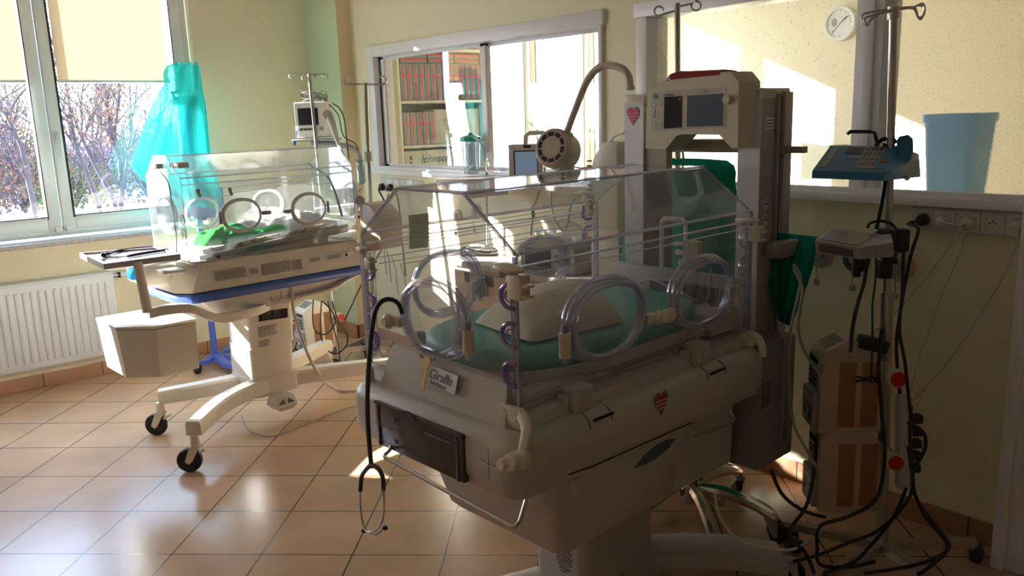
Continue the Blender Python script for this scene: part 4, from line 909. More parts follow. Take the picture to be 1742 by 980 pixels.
# column, display, foot control
mb = MB(); mb.loft([irr(-.12, .12, -.155, .078, .25, .02), irr(-.12, .12, -.155, .078, .42, .02), irr(-.12, .12, -.150, .075, .421, .02), irr(-.12, .12, -.150, .092, .422, .02), irr(-.12, .12, -.150, .092, .64, .02)]); 
colm = mb.build('column', cream, ii)
mb = MB(); q = [I.x(*p, .1205) for p in ((440, 531), (489, 524), (489, 540), (440, 547))]; mb.prism(q, (.002, 0, 0), m=screen_d); dq = mb.build('display', None, colm)
mb = MB(); q0 = I.x(445, 545, .1228)
for k in range(5): mb.box(q0+Vector((0, .012+.022*k, .009)), (.0006, .008, .010), m=mat('lcd_digit', (.06, .07, .10), .3))
mb.build('digit', None, dq)
for px, py, w_, h_, n_, sd_, m_ in ((440, 575, .105, .055, 7, 9, print_m), (440, 592, .06, .035, 4, 10, print_m), (447, 655, .085, .022, 3, 12, dark)):
    mb = MB(); fineprint(mb, I.x(px, py, .1215), Y_, (0, 0, 1), w_, h_, n_, m_, sd_); mb.build('printed_text', print_m, colm)
def ileg(a, b, zt0=.262, zt1=.232, mid=None):
    pts = [a, mid or tuple((Vector(a)+Vector(b))/2), b]; P = catmull([(p[0], p[1], 0) for p in pts], 6); R = []; n = len(P)
    for i, p in enumerate(P):
        t = i/(n-1); zt_ = zt0*(1-t)+zt1*t; h = .075*(1-t)+.065*t; w = .045-.010*t
        d = (P[min(n-1, i+1)]-P[max(0, i-1)]).normalized(); s_ = Vector((-d.y, d.x, 0))
        R.append([p+s_*w*k+Vector((0, 0, zz)) for k, zz in ((-1, zt_-h), (-1, zt_-.012), (-.75, zt_), (.75, zt_), (1, zt_-.012), (1, zt_-h))])
    mb = MB(); mb.loft(R); return mb.build('base_leg', cream, ii)
cs = [((.365, -.565), -2.2), ((-.20, -.50), -2.4), ((-.39, .57), .9), ((.235, .60), 1.0)]
for (p, an), st_, mid in zip(cs, ((.08, -.06), (-.05, -.08), (-.06, .02), (.06, .0)), ((.16, -.32), (-.115, -.30), (-.22, .28), (.13, .30))):
    ileg(st_, p, mid=mid); caster(ii, (p[0], p[1], 0), an, .055, fork=cream, top=.17)
mb = MB(); mb.loft([irr(-.13, .13, -.16, .10, .17, .04), irr(-.13, .13, -.16, .10, .265, .04)]); mb.build('base_hub', cream, ii)
mb = MB(); q = I.x(480, 683, .17); mb.loft([[q+Vector((a*.9, b*.8, -.035)) for a, b in ((-.05, -.05), (.045, -.045), (.045, .045), (-.05, .05))], [q+Vector((a, b, -.01)) for a, b in ((-.05, -.06), (.055, -.055), (.055, .055), (-.05, .06))], [q+Vector((a*.8, b, .035)) for a, b in ((-.05, -.05), (.04, -.05), (.04, .05), (-.05, .05))]]); fc = mb.build('foot_control', cream, ii)
for s_ in (-1, 1):
    mb = MB(); c_ = q+Vector((.046, s_*.026, .012)); mb.prism([c_+Vector((0, -.020, -.012)), c_+Vector((0, .020, -.012)), c_+Vector((-.006, s_*-.012, .014))], (.006, 0, .002), bev=.001); mb.build('foot_pad', mat('pedal_grey', (.16, .16, .17), .5), fc)
# side box on the left end
bz1, bz0 = .662, .425
def bx(z, k):
    x0, x1, y0, y1 = -.13+.0, .25, -.755, -.455; d = .0 if k else .018
    return [(x1-d, y0+.125, z), (x1-d, y1, z), (x0, y1, z), (x0+.0, y0+d, z), (x1-.125, y0+d, z)]
mb = MB(); mb.loft([bx(bz0, 0), bx(bz1-.018, 1)]); sbx = mb.build('storage_box', cream, ii)
mb = MB(); R = [outs(bx(bz1-.016, 1), -.003), outs(bx(bz1-.014, 1), .006), outs(bx(bz1-.003, 1), .006), outs(bx(bz1, 1), .0)]; mb.loft(R); mb.build('box_lid', cream, sbx)
mb = MB(); mb.b2((-.20, -.46, .58), (-.12, -.15, .62), .01); mb.build('box_bracket', cream, ii)
# tray arm
mb = MB(); arm = [(.28, -.665, .728), (.285, -.60, .732), (.29, -.50, .722), (.275, -.42, .675), (.25, -.34, .640), (.22, -.2, .632), (.16, -.08, .63), (.10, -.05, .63)]
P = catmull(arm, 5); R = []
for i, p in enumerate(P):
    d = (P[min(len(P)-1, i+1)]-P[max(0, i-1)]).normalized(); s_ = Vector((d.y, -d.x, 0)).normalized(); R.append([p+s_*a+Vector((0, 0, b)) for a, b in ((-.02, -.02), (.02, -.02), (.022, 0), (.02, .02), (-.02, .02), (-.022, 0))])
mb.loft(R); mb.cyl((.28, -.668, .735), (.285, -.685, .955), .021, .019); arm_o = mb.build('tray_arm', cream, ii)
mb = MB(); tz = .965; tq = [I.z(*p, tz) for p in ((135, 430), (176, 449), (307, 432), (268, 420))]; tcn = sum(tq, Vector())/4
mb.loft([[tcn+(p-tcn)*.55+Vector((0, 0, -.045)) for p in tq], [tcn+(p-tcn)*.90+Vector((0, 0, -.034)) for p in tq], [p+Vector((0, 0, -.024)) for p in tq], tq, [tcn+(p-tcn)*.96 for p in tq], [tcn+(p-tcn)*.94+Vector((0, 0, -.010)) for p in tq]]); mb.build('instrument_tray', mat('tray_grey', (.42, .39, .37), .35), arm_o)
# right end: control box, folding strut, IV pole socket, hose
mb = MB(); q = [I.y(*p, .45) for p in ((612, 345), (628, 350), (645, 372), (648, 425), (612, 430))]; mb.prism(q, (0, .14, 0), bev=.006); cb = mb.build('control_box', mat('tan_plastic', (.55, .44, .36), .45), ii)
mb = MB(); q = I.y(611, 369, .449); mb.cyl(q, q+Vector((0, -.003, 0)), .008, m=dark); q = I.y(611, 361, .449); mb.cyl(q, q+Vector((0, -.003, 0)), .005, m=MATS['latch_brown']); mb.build('port_socket', None, cb)
j1, j2, j3 = I.y(557, 195, .62), I.y(611, 340, .46), I.y(580, 300, .5)
mb = MB(); mb.tube([j1, j2], .012, 8); mb.tube([j1+Vector((0, .03, 0)), j3+Vector((0, .03, 0)), I.y(588, 345, .5)], .010, 8)
for j in (j1, j2): mb.lathe([(0, -.03), (.026, -.028), (.028, 0), (.026, .028), (0, .03)], j, (1, -.6, 0), 20)
mb.build('folding_strut', mat('strut_grey', (.52, .50, .47), .4), ii)
mb = MB(); q = I.x(236, 463, -.05); mb.lathe([(0, 0), (.030, 0), (.034, .02), (.030, .045), (0, .05)], q, (.6, -1, 0), 20, m=mat('bright_blue_knob', (.02, .30, .75), .35)); mb.cyl(q, q+Vector((-.02, .12, -.01)), .03, m=cream); mb.build('gas_knob', None, ii)
mb = MB(); mb.b2((-.15, -.60, .80), (.10, -.45, .90), .03); mb.b2((.12, -.56, .865), (.22, -.46, .885), .01); mb.build('end_module', cream, ii)
wh = catmull([I.x(497, 500, .20), I.x(500, 530, .23), I.x(515, 580, .27), I.x(535, 625, .3), I.z(560, 655, .02), I.z(590, 665, .012), I.z(640, 655, .012), I.z(700, 640, .012)], 6)
mb = MB(); mb.tube(wh, .008, 8); mb.build('air_hose', mat('hose_beige', (.66, .56, .47), .5), ii)
mb = MB(); q = I.x(496, 498, .20); mb.cyl(q+Vector((0, 0, -.03)), q+Vector((0, 0, .03)), .010); mb.build('hose_fitting', steel, ii)
mb = MB(); mb.tube([I.z(*p, .008) for p in ((411, 706), (415, 722), (430, 736), (455, 742), (480, 738), (520, 722), (560, 705), (612, 688), (680, 672))], .0035, 6, smooth=4); ca = mb.build('floor_cable', grey_c); put(ca, I); ttag(ca, 'grey cable looping over the floor tiles below the far incubator', 'cable')

# things in and on the far incubator
tw = thing('towel', 'bunched bright green towel inside the far incubator', 'towel', I.O, I.rz)
def lump(cx_, cy_, rx, ry, h, z0, seed, par, m, name, n=48, ex=2.0, sharp=80, sl=0):
    mb = MB(); V = []; 
    for i in range(15):
        f = i/14; k = math.cos(f*PI/2)**.55 if i < 14 else 0; z = math.sin(f*PI/2)**1.2
        ring = []
        for j in range(n):
            a = 2*PI*j/n; w = 1+.16*noise.noise(Vector((math.cos(a)*1.5+seed, math.sin(a)*1.5, f)))
            x, y = math.cos(a)*rx*k*w, math.sin(a)*ry*k*w
            zz = z0+sl*(cy_+y)+h*z*(1+.6*noise.noise(Vector((x*14+seed, y*14, 2)))+.18*noise.noise(Vector((x*70, y*70, seed))))
            ring.append((cx_+x, cy_+y, zz))
        V.append(ring if k > 0 else None)
    V = [v for v in V if v]; top_ = [(cx_+(p[0]-cx_)*.3, cy_+(p[1]-cy_)*.3, p[2]+.002) for p in V[-1]]; V.append(top_)
    mb.loft(V); return mb.build(name, m, par, sharp=sharp)
lz0 = pz(-.15, .067)-sl*(-.15)
lump(.06, -.19, .12, .155, .055, lz0, 3, tw, greencl, 'towel_fold', sl=sl); lump(.09, .02, .08, .11, .02, lz0, 5, tw, greencl, 'towel_fold', sl=sl)
bd = thing('bedding', 'crumpled white cotton bedding at the raised end of the mattress', 'bedding', I.O, I.rz); lump(.02, .20, .13, .14, .05, lz0, 8, bd, whitecloth, 'folded_sheet', sl=sl); lump(-.06, -.02, .09, .12, .035, lz0, 9, bd, whitecloth, 'folded_sheet', sl=sl)
s2 = thing('stethoscope', 'dark blue stethoscope lying on the side tray of the far incubator', 'stethoscope', I.O, I.rz)
def tp(px, py, dz=.004): return I.z(px, py, tz-.010+dz)
mb = MB(); mb.tube([tp(*p, .0075) for p in ((186, 432), (200, 427), (230, 423), (258, 421), (268, 422), (285, 425))], .006, 8, smooth=4); mb.tube([tp(*p, .0075) for p in ((217, 436), (232, 433), (250, 430), (283, 425))], .0065, 8, smooth=4); mb.build('tubing', mat('navy_tubing', (.012, .015, .06), .35), s2)
mb = MB(); mb.tube([tp(*p, .004) for p in ((180, 438), (195, 438), (215, 436), (240, 431))], .003, 6, smooth=3); mb.tube([tp(*p, .004) for p in ((178, 433), (188, 435), (205, 436))], .003, 6, smooth=3); mb.build('ear_tubes', steel, s2)
mb = MB(); mb.cyl(tp(176, 434, .002), tp(176, 434, .016), .012, .010); mb.ell(tp(182, 432, .009), (.01, .01, .007)); mb.build('chest_piece', dark, s2)

# ============================================================ GOWN OVER THE BLUE LAMP STAND
hub = onZ(366, 607, .05); 
bs = thing('lamp_stand', 'blue painted rolling stand with lamp head under the turquoise gown', 'stand', (hub.x, hub.y, 0))
def rel(p, o=bs): return Vector(p)-o.location
mb = MB(); mb.tube([(0, 0, .05), (-.01, .0, .9), (-.02, -.0, 1.62)], .02, 12); mb.build('pole', bluestand, bs)
for k, (px, py) in enumerate(((337, 622), (414, 606), (400, 628), (395, 590))):
    e = rel(onZ(px, py, .05)); mb = MB(); d = e.normalized(); s_ = Vector((-d.y, d.x, 0))
    mb.loft([[p+s_*w+Vector((0, 0, z)) for w, z in ((-ww, -.012), (ww, -.012), (ww*.8, .014), (-ww*.8, .014))] for p, ww in ((Vector((0, 0, .06)), .035), (e*.6+Vector((0, 0, .015)), .028), (e+Vector((0, 0, .015)), .02))]); mb.build('base_leg', bluestand, bs)
    caster(bs, (e.x, e.y, 0), -.8+k, .022, fork=dark, brake=False, top=.055, wheelm=greyp)
bw = (at(0, 0, 1)-CC).length
wg = (Vector((hub.x, hub.y, 1.3))-CC).dot(cf)
mb = MB(); c_ = rel(at(318, 172, wg)); mb.box(c_, (.10, .16, .05), .015); mb.tube([c_+Vector((0, -.05, -.0)), c_+Vector((.0, -.08, .05)), c_+Vector((0, .02, .06))], .008, 8, smooth=3); mb.build('lamp_head', dark, bs)
mb = MB(); c_ = rel(at(352, 345, wg-.02)); mb.box(c_, (.05, .20, .18), .01); mb.build('power_unit', mat('dull_blue', (.10, .20, .38), .4), bs)
gw = thing('protective_gown', 'translucent turquoise gown draped over the stand at the window corner', 'gown', (hub.x, hub.y, 0))
rows = [(108, 302, 336, .03), (113, 283, 339, .05), (125, 277, 341, .06), (142, 279, 343, .07), (160, 268, 346, .08), (175, 259, 349, .09), (205, 248, 353, .10), (245, 234, 357, .11), (280, 221, 362, .12), (292, 230, 366, .12), (330, 268, 378, .13), (354, 292, 374, .13)]
rows = rows[::-1]
def gown(u, v):
    f = v*(len(rows)-1); i = min(int(f), len(rows)-2); t = f-i; a, b = rows[i], rows[i+1]
    y = a[0]*(1-t)+b[0]*t; xl = a[1]*(1-t)+b[1]*t; xr = a[2]*(1-t)+b[2]*t; dp = a[3]*(1-t)+b[3]*t
    th = u*2*PI; px = (xl+xr)/2-(xr-xl)/2*math.cos(th)
    fold = .022*math.sin(u*44+2*math.sin(v*5))*(1-v*.5)+.03*noise.noise(Vector((u*6, v*4, 1)))
    return rel(at(px, y+3*math.sin(u*19), wg-.04-dp*math.sin(th)+fold), gw)
mb = MB(); mb.sheet(gown, 96, 36, .0012); mb.build('gown_fabric', aqua, gw, sharp=85)

# ============================================================ helpers for equipment on the far side
def world_thing(name, label, cat, p, rz=0, group=None): return thing(name, label, cat, p, rz, group)
def cable(mb, pts, r=.004, sm=5): return mb.tube(pts, r, 6, smooth=sm)
def stand(label, foot, top, legs, hooks, r=.011, rl=None, poleM=steel, casters=True, cr_m=dark, legm=steel, name='drip_stand', sleeve=None, group=None):
    t = thing(name, label, 'stand', (foot[0], foot[1], 0), 0, group)
    F = Vector((foot[0], foot[1], 0)); f0 = Vector((0, 0, .06)); tp_ = Vector(top)-F
    mb = MB(); mb.cyl(f0, f0+(tp_-f0)*.52, rl or r*1.25, seg=12); mb.cyl(f0+(tp_-f0)*.52, tp_, r, seg=12); p = mb.build('pole', poleM, t)
    if sleeve: 
        q = f0+(tp_-f0)*sleeve; mb = MB(); mb.cyl(q-Vector((0, 0, .03)), q+Vector((0, 0, .03)), r*1.9, seg=14); mb.build('height_collar', greyd, t)
    for k, l in enumerate(legs):
        e = Vector((l[0], l[1], 0))-F; d = e.normalized(); s_ = Vector((-d.y, d.x, 0))*.016
        mb = MB(); mb.loft([[q_+s_*a+Vector((0, 0, b)) for a, b in ((-1, -.014), (1, -.014), (1, .014), (-1, .014))] for q_ in (Vector((0, 0, .085)), e+Vector((0, 0, .075)))]); mb.build('base_leg', legm, t)
        if casters: caster(t, (e.x, e.y, 0), 1.1*k+.5, .028, fork=cr_m, brake=False, top=.07)
    for h in hooks:
        mb = MB(); mb.tube([Vector(q)-F for q in h[0]], h[1], 6, smooth=h[2] if len(h) > 2 else 4); mb.build('hook', steel, t)
    return t

# ---- stand with five hooks behind the far incubator and its pump
hb = onZ(574, 606, .05); wA = (Vector((hb.x, hb.y, .8))-CC).dot(cf); tA = at(526, 126, wA-.02)
def hk(a, w, pts, r=.004): return ([at(px, py, w) for px, py in pts], r, 5)
stand('five-hook chrome drip stand rising behind the far incubator, carrying a pump', (hb.x, hb.y), tA, [onZ(624, 598, .05), onZ(499, 618, .05), onZ(640, 575, .05), onZ(572, 626, .05), onZ(512, 590, .05)],
      [hk(0, wA, [(526, 127), (508, 126), (496, 125), (492, 130), (497, 134), (501, 130)]), hk(0, wA-.02, [(526, 127), (518, 128), (514, 133), (516, 136), (518, 132)]), hk(0, wA, [(526, 127), (545, 126), (556, 127), (557, 133), (551, 133), (547, 127)]), hk(0, wA+.03, [(526, 127), (532, 127), (536, 131), (537, 127)]), hk(0, wA+.04, [(526, 127), (524, 125), (521, 124)])], name='drip_stand')
def rotframe(o, xd):  # matrix with x along the device width
    return math.atan2(xd[1], xd[0])
def pump(label, p, rz, s=1.0, group=None, shade=ivory):
    """tall pump with sloped keypad front, gabled side and two slotted side bands; local x = depth from keypad (0) to pole, y = width, z up"""
    t = thing('infusion_pump', label, 'pump', p, rz, group)
    D, Wd, Hh = .15*s, .10*s, .235*s
    mb = MB(); prof = [(0, .0), (.012, -.0), (D, .0), (D, .175*s), (D*.72, .225*s), (D*.42, Hh), (.01, .205*s), (0, .19*s)]
    mb.prism([(x, -Wd/2, z) for x, z in prof], (0, Wd, 0), bev=.005*s); b = mb.build('housing', shade, t)
    for sy in (-1, 1):
        for x0 in (.30, .66):
            mb = MB(); y = sy*(Wd/2+.0004); mb.box((D*(x0+.13), y, .098*s), (D*.27, .002, .165*s), .0008, m=brown); 
            for k in range(16): mb.box((D*(x0+.13)+(k % 3-1)*.002, y+sy*.001, (.024+k*.0099)*s), (D*.23, .0008, .0012), m=mat('slot_line', (.15, .07, .03), .6))
            mb.build('slotted_band', None, b)
    mb = MB(); mb.box((-.0015, 0, .145*s), (.003, Wd*.8, .075*s), .001, m=mat('keypad_grey', (.38, .38, .36), .5)); mb.box((-.0035, 0, .176*s), (.002, Wd*.66, .014*s), m=screen_d)
    for i in range(3):
        for j in range(4): mb.box((-.0038, (i-1)*Wd*.21, (.155-.013*j)*s), (.0016, Wd*.14, .009*s), m=dark)
    mb.build('keypad', None, b)
    mb = MB(); mb.box((-.009, 0, .055*s), (.018, Wd*.86, .09*s), .004, m=mat('pump_door_grey', (.28, .28, .28), .4)); mb.box((-.0185, 0, .078*s), (.002, Wd*.66, .018*s), m=greyp); mb.box((-.019, Wd*.2, .04*s), (.002, .012*s, .012*s), m=dark); mb.box((-.019, -Wd*.2, .035*s), (.002, .008*s, .014*s), m=dark); mb.box((-.0185, 0, .043*s), (.002, .016*s, .016*s), m=greyp); mb.build('pump_door', None, b)
    mb = MB(); mb.prism([(D*.36, -Wd*.3, Hh*.995), (D*.36, Wd*.3, Hh*.995), (.016, Wd*.3, .212*s), (.016, -Wd*.3, .212*s)], (0.002, 0, -.002), m=mat('recess_shadow', (.22, .19, .15), .6)); mb.build('carry_recess', None, b)
    mb = MB(); mb.box((D+.015, 0, .15*s), (.04, .05*s, .04*s), .006); mb.cyl((D+.02, -.01, .15*s), (D+.02, -.07*s, .15*s), .016*s); c = mb.build('pole_clamp', shade, t)
    mb = MB(); mb.cyl((D+.02, -.070*s, .15*s), (D+.02, -.092*s, .15*s), .021*s, m=ivory); mb.cyl((D+.02, -.092*s, .15*s), (D+.02, -.096*s, .15*s), .018*s, m=red); k = mb.build('clamp_knob', None, t); k['label'] = 'cream clamp knob with red cap'
    return t
pp = at(516, 590, wA-.05); 
thB = math.atan2(cr.y, cr.x)+.72
pB = pump('beige infusion pump with keypad, low on the stand behind the far incubator', (0, 0, 0), thB, 1.3)
pB.location = Vector((hb.x, hb.y, 0))+Vector((-.235*math.cos(thB), -.235*math.sin(thB), 0))+Vector((.0, .0, 0)); pB.location.z = at(545, 600, wA-.05).z
# black cables drooping under the incubator
for k, (lab, pts) in enumerate((('black cable drooping in a wide loop below the far incubator', [(533, 510), (532, 545), (538, 565), (555, 568), (570, 550), (565, 530), (548, 512)]),
      ('black cable in the deepest loop below the far incubator', [(547, 512), (545, 560), (552, 590), (570, 602), (588, 590), (590, 570), (575, 545), (565, 512)]),
      ('black cable running straight down to the stand behind the far incubator', [(558, 512), (565, 550), (574, 580), (577, 600), (580, 624)]),
      ('black mains cable rising to the right from the red pump knob', [(586, 545), (598, 520), (612, 490), (622, 470), (660, 400), (655, 350), (668, 316)]),
      ('black cable crossing low behind the far incubator column', [(498, 600), (505, 585), (512, 570), (506, 552), (499, 545)]))):
    mb = MB(); cable(mb, [at(px, py, wA-(.20 if k < 3 else 0)+(.35 if (k == 3 and px > 640) else 0)) for px, py in pts], .0042); ttag(mb.build('cable', black_c), lab, 'cable')

# ---- ring-hook stand
fR = onZ(640, 592, .05); wR = (Vector((fR.x, fR.y, 1.2))-CC).dot(cf)
def ringpts(cx_, cy_, r, a0, a1, w, n=14): return [at(cx_+r*math.cos(a0+(a1-a0)*i/n), cy_+r*math.sin(a0+(a1-a0)*i/n), w) for i in range(n+1)]
stand('chrome drip stand with two round ring hooks beside the window to the next room', (fR.x, fR.y), at(621.8, 141, wR), [onZ(620, 586, .05), onZ(668, 590, .05), onZ(655, 610, .05), onZ(628, 572, .05)],
      [([at(621, 143, wR), at(597, 143, wR)]+ringpts(592, 136.5, 7, 1.2, 1.2+5.6, wR), .0058, 2), ([at(621, 143, wR), at(646, 144, wR)]+ringpts(650, 137, 7, 1.9, 1.9-5.6, wR), .0058, 2)], sleeve=.73, r=.013, poleM=mat('dull_steel', (.30, .27, .25), .35, 1))

# ---- patient monitor on its arm by the pilaster
wM = 5.15; mp = at(531, 236, wM); ang = math.atan2(cr.y, cr.x)-.10
def camface(px, py, w, turn=0): p = at(px, py, w); return p, math.atan2(cr.y, cr.x)+turn
pm = thing('patient_monitor', 'white patient monitor with dark screen on the shelf arm in the corner', 'monitor', mp, ang)
W_, H_, D_ = .205, .215, .12
mb = MB(); mb.box((0, D_/2, H_/2+.008), (W_, D_, H_), .010); mb.box((0, -.002, H_/2+.008), (W_-.008, .01, H_-.006), .004); hs = mb.build('housing', mat('monitor_white', (.72, .70, .66), .4, var=.01), pm)
mb = MB(); mb.box((-.012, -.0075, .135), (.130, .003, .105), .001, m=dark); mb.box((-.012, -.0092, .135), (.118, .002, .094), m=screen_d); mb.build('screen', None, hs)
mb = MB()
mb.box((-.018, -.0078, .058), (.115, .002, .016), m=mat('button_strip', (.35, .30, .22), .5))
for k in range(4): mb.box((-.06+k*.026, -.0095, .058), (.017, .002, .008), m=dark)
mb.build('button_strip', None, hs)
mb = MB(); mb.cyl((.068, -.004, .060), (.068, -.018, .060), .014, .012); mb.build('rotary_knob', greyd, hs)
mb = MB(); fineprint(mb, (-.085, -.0078, .198), (1, 0, 0), (0, 0, 1), .03, .006, 1, print_m); mb.cyl((-.03, -.006, .018), (-.03, -.009, .018), .003, m=print_m); mb.build('brand_print', None, hs)
mb = MB(); rnd = random.Random(2)
for k in range(6):
    r0 = rnd.uniform(.055, .085); mb.tube([(r0*math.cos(a)+.01, D_/2+.5*r0*math.sin(a), H_+.012+rnd.uniform(0, .05)+.02*math.sin(a+k)) for a in [2*PI*i/10 for i in range(10)]], .0025, 5, closed=True, smooth=3)
cg = mb.build('cable_coil', grey_c); put(cg, Frame(mp.x, mp.y, 0)); cg.location = mp; cg.rotation_euler = (0, 0, ang); ttag(cg, 'coiled grey sensor leads on top of the patient monitor', 'cable')
sa = thing('monitor_arm', 'grey shelf arm carrying the patient monitor', 'shelf arm', mp, ang)
mb = MB(); mb.box((.01, .06, -.008), (.27, .17, .012), .004); mb.cyl((.0, .06, -.01), (.0, .06, -.045), .028); mb.box((.055, .06, -.028), (.14, .10, .018), .005, m=None); mb.build('shelf_plate', mat('shelf_grey', (.32, .32, .33), .4), sa)
loc_m = lambda px, py, w: Matrix.Rotation(-ang, 3, 'Z') @ (at(px, py, w)-mp)
mb = MB(); mb.tube([(.0, .06, -.035), loc_m(565, 246, wM), loc_m(592, 249, wM), loc_m(608, 258, wM), loc_m(613, 272, wM)], .016, 8, smooth=5); mb.build('curved_arm', MATS['shelf_grey'], sa)
mb = MB(); q = loc_m(614, 292, wM); mb.box(q, (.045, .05, .155), .016); mb.build('arm_post', mat('teal_grey', (.14, .22, .22), .4), sa)
mb = MB(); mb.tube([loc_m(*p, wM-.02) for p in ((566, 176), (578, 185), (586, 205), (590, 240), (594, 275), (596, 300))], .004, 6, smooth=5); mb.tube([loc_m(*p, wM-.01) for p in ((560, 178), (575, 195), (582, 225), (588, 235), (605, 245), (611, 262))], .0035, 6, smooth=5); mb.tube([loc_m(*p, wM-.01) for p in ((614, 305), (617, 320), (605, 326), (598, 324))], .003, 6, smooth=5); mb.build('monitor_leads', black_c, pm)
mb = MB(); mb.tube([loc_m(*p, wM-.02) for p in ((505, 222), (503, 235))], .004, 6); mb.box(loc_m(501, 243, wM-.02), (.016, .016, .03), .004); mb.build('blue_connector', mat('connector_blue', (.03, .10, .35), .4), pm)

# ============================================================ BACK WALL: sockets, sill things
def socket_strip(label, x0, n, z, pitch, h, plugs, plain=()):
    t = thing('socket_strip', label, 'power sockets', (x0, YB, z))
    L_x = pitch*n
    mb = MB(); mb.b2((0, -.022, -h/2), (L_x, -.0005, h/2), .003); bk = mb.build('backing_strip', mat('socket_white', (.70, .69, .66), .35, var=.01), t)
    for k in range(n):
        cx_ = pitch*(k+.5); mb = MB(); w = pitch*.46; mb.b2((cx_-w, -.028, -h*.44), (cx_+w, -.020, h*.44), .002)
        mb.lathe([(.0, -.0005), (.026, -.0005), (.028, -.003), (.0285, -.006), (.0, -.006)][::-1] if False else [(.0, 0), (.0275, 0), (.0275, .002), (.0245, .002), (.0245, .0006), (.0, .0006)], (cx_, -.0275, 0), (0, -1, 0), 24)
        f = mb.build('socket', MATS['socket_white'], t)
        mb = MB()
        for s_ in (-1, 1): mb.cyl((cx_+s_*.009, -.0282, 0), (cx_+s_*.009, -.0287, 0), .0028, seg=8)
        mb.cyl((cx_, -.0282, .008), (cx_, -.0287, .008), .0026, seg=8); mb.build('socket_hole', dark, f)
    return t
s1 = socket_strip('white strip of five wall sockets on the right below the large window', -1.285, 5, 1.116, .0758, .079, 0)
s2_ = socket_strip('white strip of sockets under the window to the next room, partly behind the hood', -4.745, 6, 1.09, .078, .085, 0)
def plug(label, x, z, m, pts, r=.0042, yw=YB-.028, face=.024, group=None):
    t = thing('power_plug', label, 'plug', (x, yw, z), 0, group)
    mb = MB(); mb.lathe([(0, -.001), (face, -.001), (face, -.014), (face*.8, -.026), (face*.45, -.030), (0, -.031)], (0, 0, 0), (0, 1, 0), 20); b = mb.build('plug_body', m, t)
    o = Vector((x, yw, z)); mb = MB(); mb.tube([(0, -.028, 0)]+[Vector(p)-o for p in pts], r, 6, smooth=6); mb.build('plug_cable', m, t); return t
plug('black plug in the first socket of the right-hand strip', -1.236, 1.113, black_c, [(-1.27, 2.85, 1.10), onY(1562, 390, 2.80), onY(1548, 440, 2.78), onY(1530, 540, 2.74), onY(1525, 600, 2.70), onY(1534, 700, 2.66), onY(1545, 760, 2.6)], .006, face=.022)
plug('white plug in the second socket of the right-hand strip', -1.171, 1.114, white_c, [onY(1640, 400, 2.84), onY(1600, 510, 2.84), onY(1560, 620, 2.80), onY(1545, 690, 2.78)], .0022, face=.020)
plug('grey-white plug in the third socket of the right-hand strip', -1.09, 1.114, white_c, [onY(1635, 385, 2.86), onY(1618, 415, 2.84), onY(1570, 480, 2.82), onY(1500, 555, 2.78), onY(1440, 590, 2.76)], .0035, face=.023)
plug('white plug in the last socket at the right end of the strip', -.945, 1.114, white_c, [onY(1728, 420, 2.86), onY(1690, 500, 2.84), onY(1610, 620, 2.80), onY(1545, 690, 2.76)], .0032, face=.022)
plug('leftmost black plug under the window to the next room', -4.70, 1.075, black_c, [(-4.70, 2.86, 1.05), onY(654, 345, 2.84), onY(650, 372, 2.8), onY(640, 420, 2.78), onY(618, 480, 2.7)], .006)
plug('second black plug under the window to the next room', -4.60, 1.075, black_c, [(-4.60, 2.86, 1.06), onY(676, 335, 2.84), onY(685, 420, 2.84), onY(690, 470, 2.84)], .005)

# gas outlets on the back wall
def outlet(label, px, py, m, tag=True, r=.052):
    q = onY(px, py, YB); t = thing('gas_outlet', label, 'wall outlet', q)
    mb = MB(); mb.lathe([(0, -.0005), (r, -.0005), (r, -.010), (r*.86, -.016), (r*.55, -.018), (r*.5, -.010), (0, -.010)], (0, 0, 0), (0, 1, 0), 28, m=m); mb.lathe([(0, -.0105), (r*.34, -.0105), (r*.34, -.03), (r*.2, -.032), (0, -.032)], (0, 0, 0), (0, 1, 0), 18, m=greyd); mb.build('outlet_ring', None, t)
    if tag:
        mb = MB(); mb.tube([(0, -.034, -.02), (.002, -.03, -.09)], .0022, 5, m=greyd); mb.box((.002, -.028, -.105), (.024, .006, .024), .002, m=mat('tan_tag', (.42, .34, .26), .6)); mb.build('hanging_tag', None, t)
    return t
outlet('grey round gas outlet with hanging tag, leftmost of the three right of the incubator', 1397, 432, mat('outlet_grey', (.36, .36, .37), .35))
o2 = outlet('black-rimmed gas outlet behind the grey control box, middle of the three', 1458, 440, dark); 
outlet('yellow-rimmed gas outlet behind the drip stand pole, rightmost of the three', 1531, 452, mat('outlet_yellow', (.50, .42, .22), .4), True, .055)
outlet('round gas outlet with black centre above the drawer cabinet', 812, 360, mat('outlet_pale', (.45, .45, .48), .35), True, .045)
outlet('pale round gas outlet left of the black-centred one above the cabinet', 780, 366, mat('outlet_pale2', (.55, .52, .48), .35), True, .035)
# wall shelf carrying the small monitor
ws = thing('wall_shelf', 'narrow pinkish-white shelf at sill height behind the near incubator hood', 'shelf', (-3.0, 2.75, 1.19))
mb = MB(); mb.b2((-.62, -.20, -.022), (.92, .145, .0), .003); mb.build('shelf_board', mat('pink_white_laminate', (.62, .50, .46), .45), ws)
mb = MB(); mb.b2((-.45, -.12, -.10), (-.43, .14, -.022)); mb.build('shelf_bracket', greyp, ws); mb = MB(); mb.b2((.40, -.12, -.10), (.42, .14, -.022)); mb.build('shelf_bracket', greyp, ws)
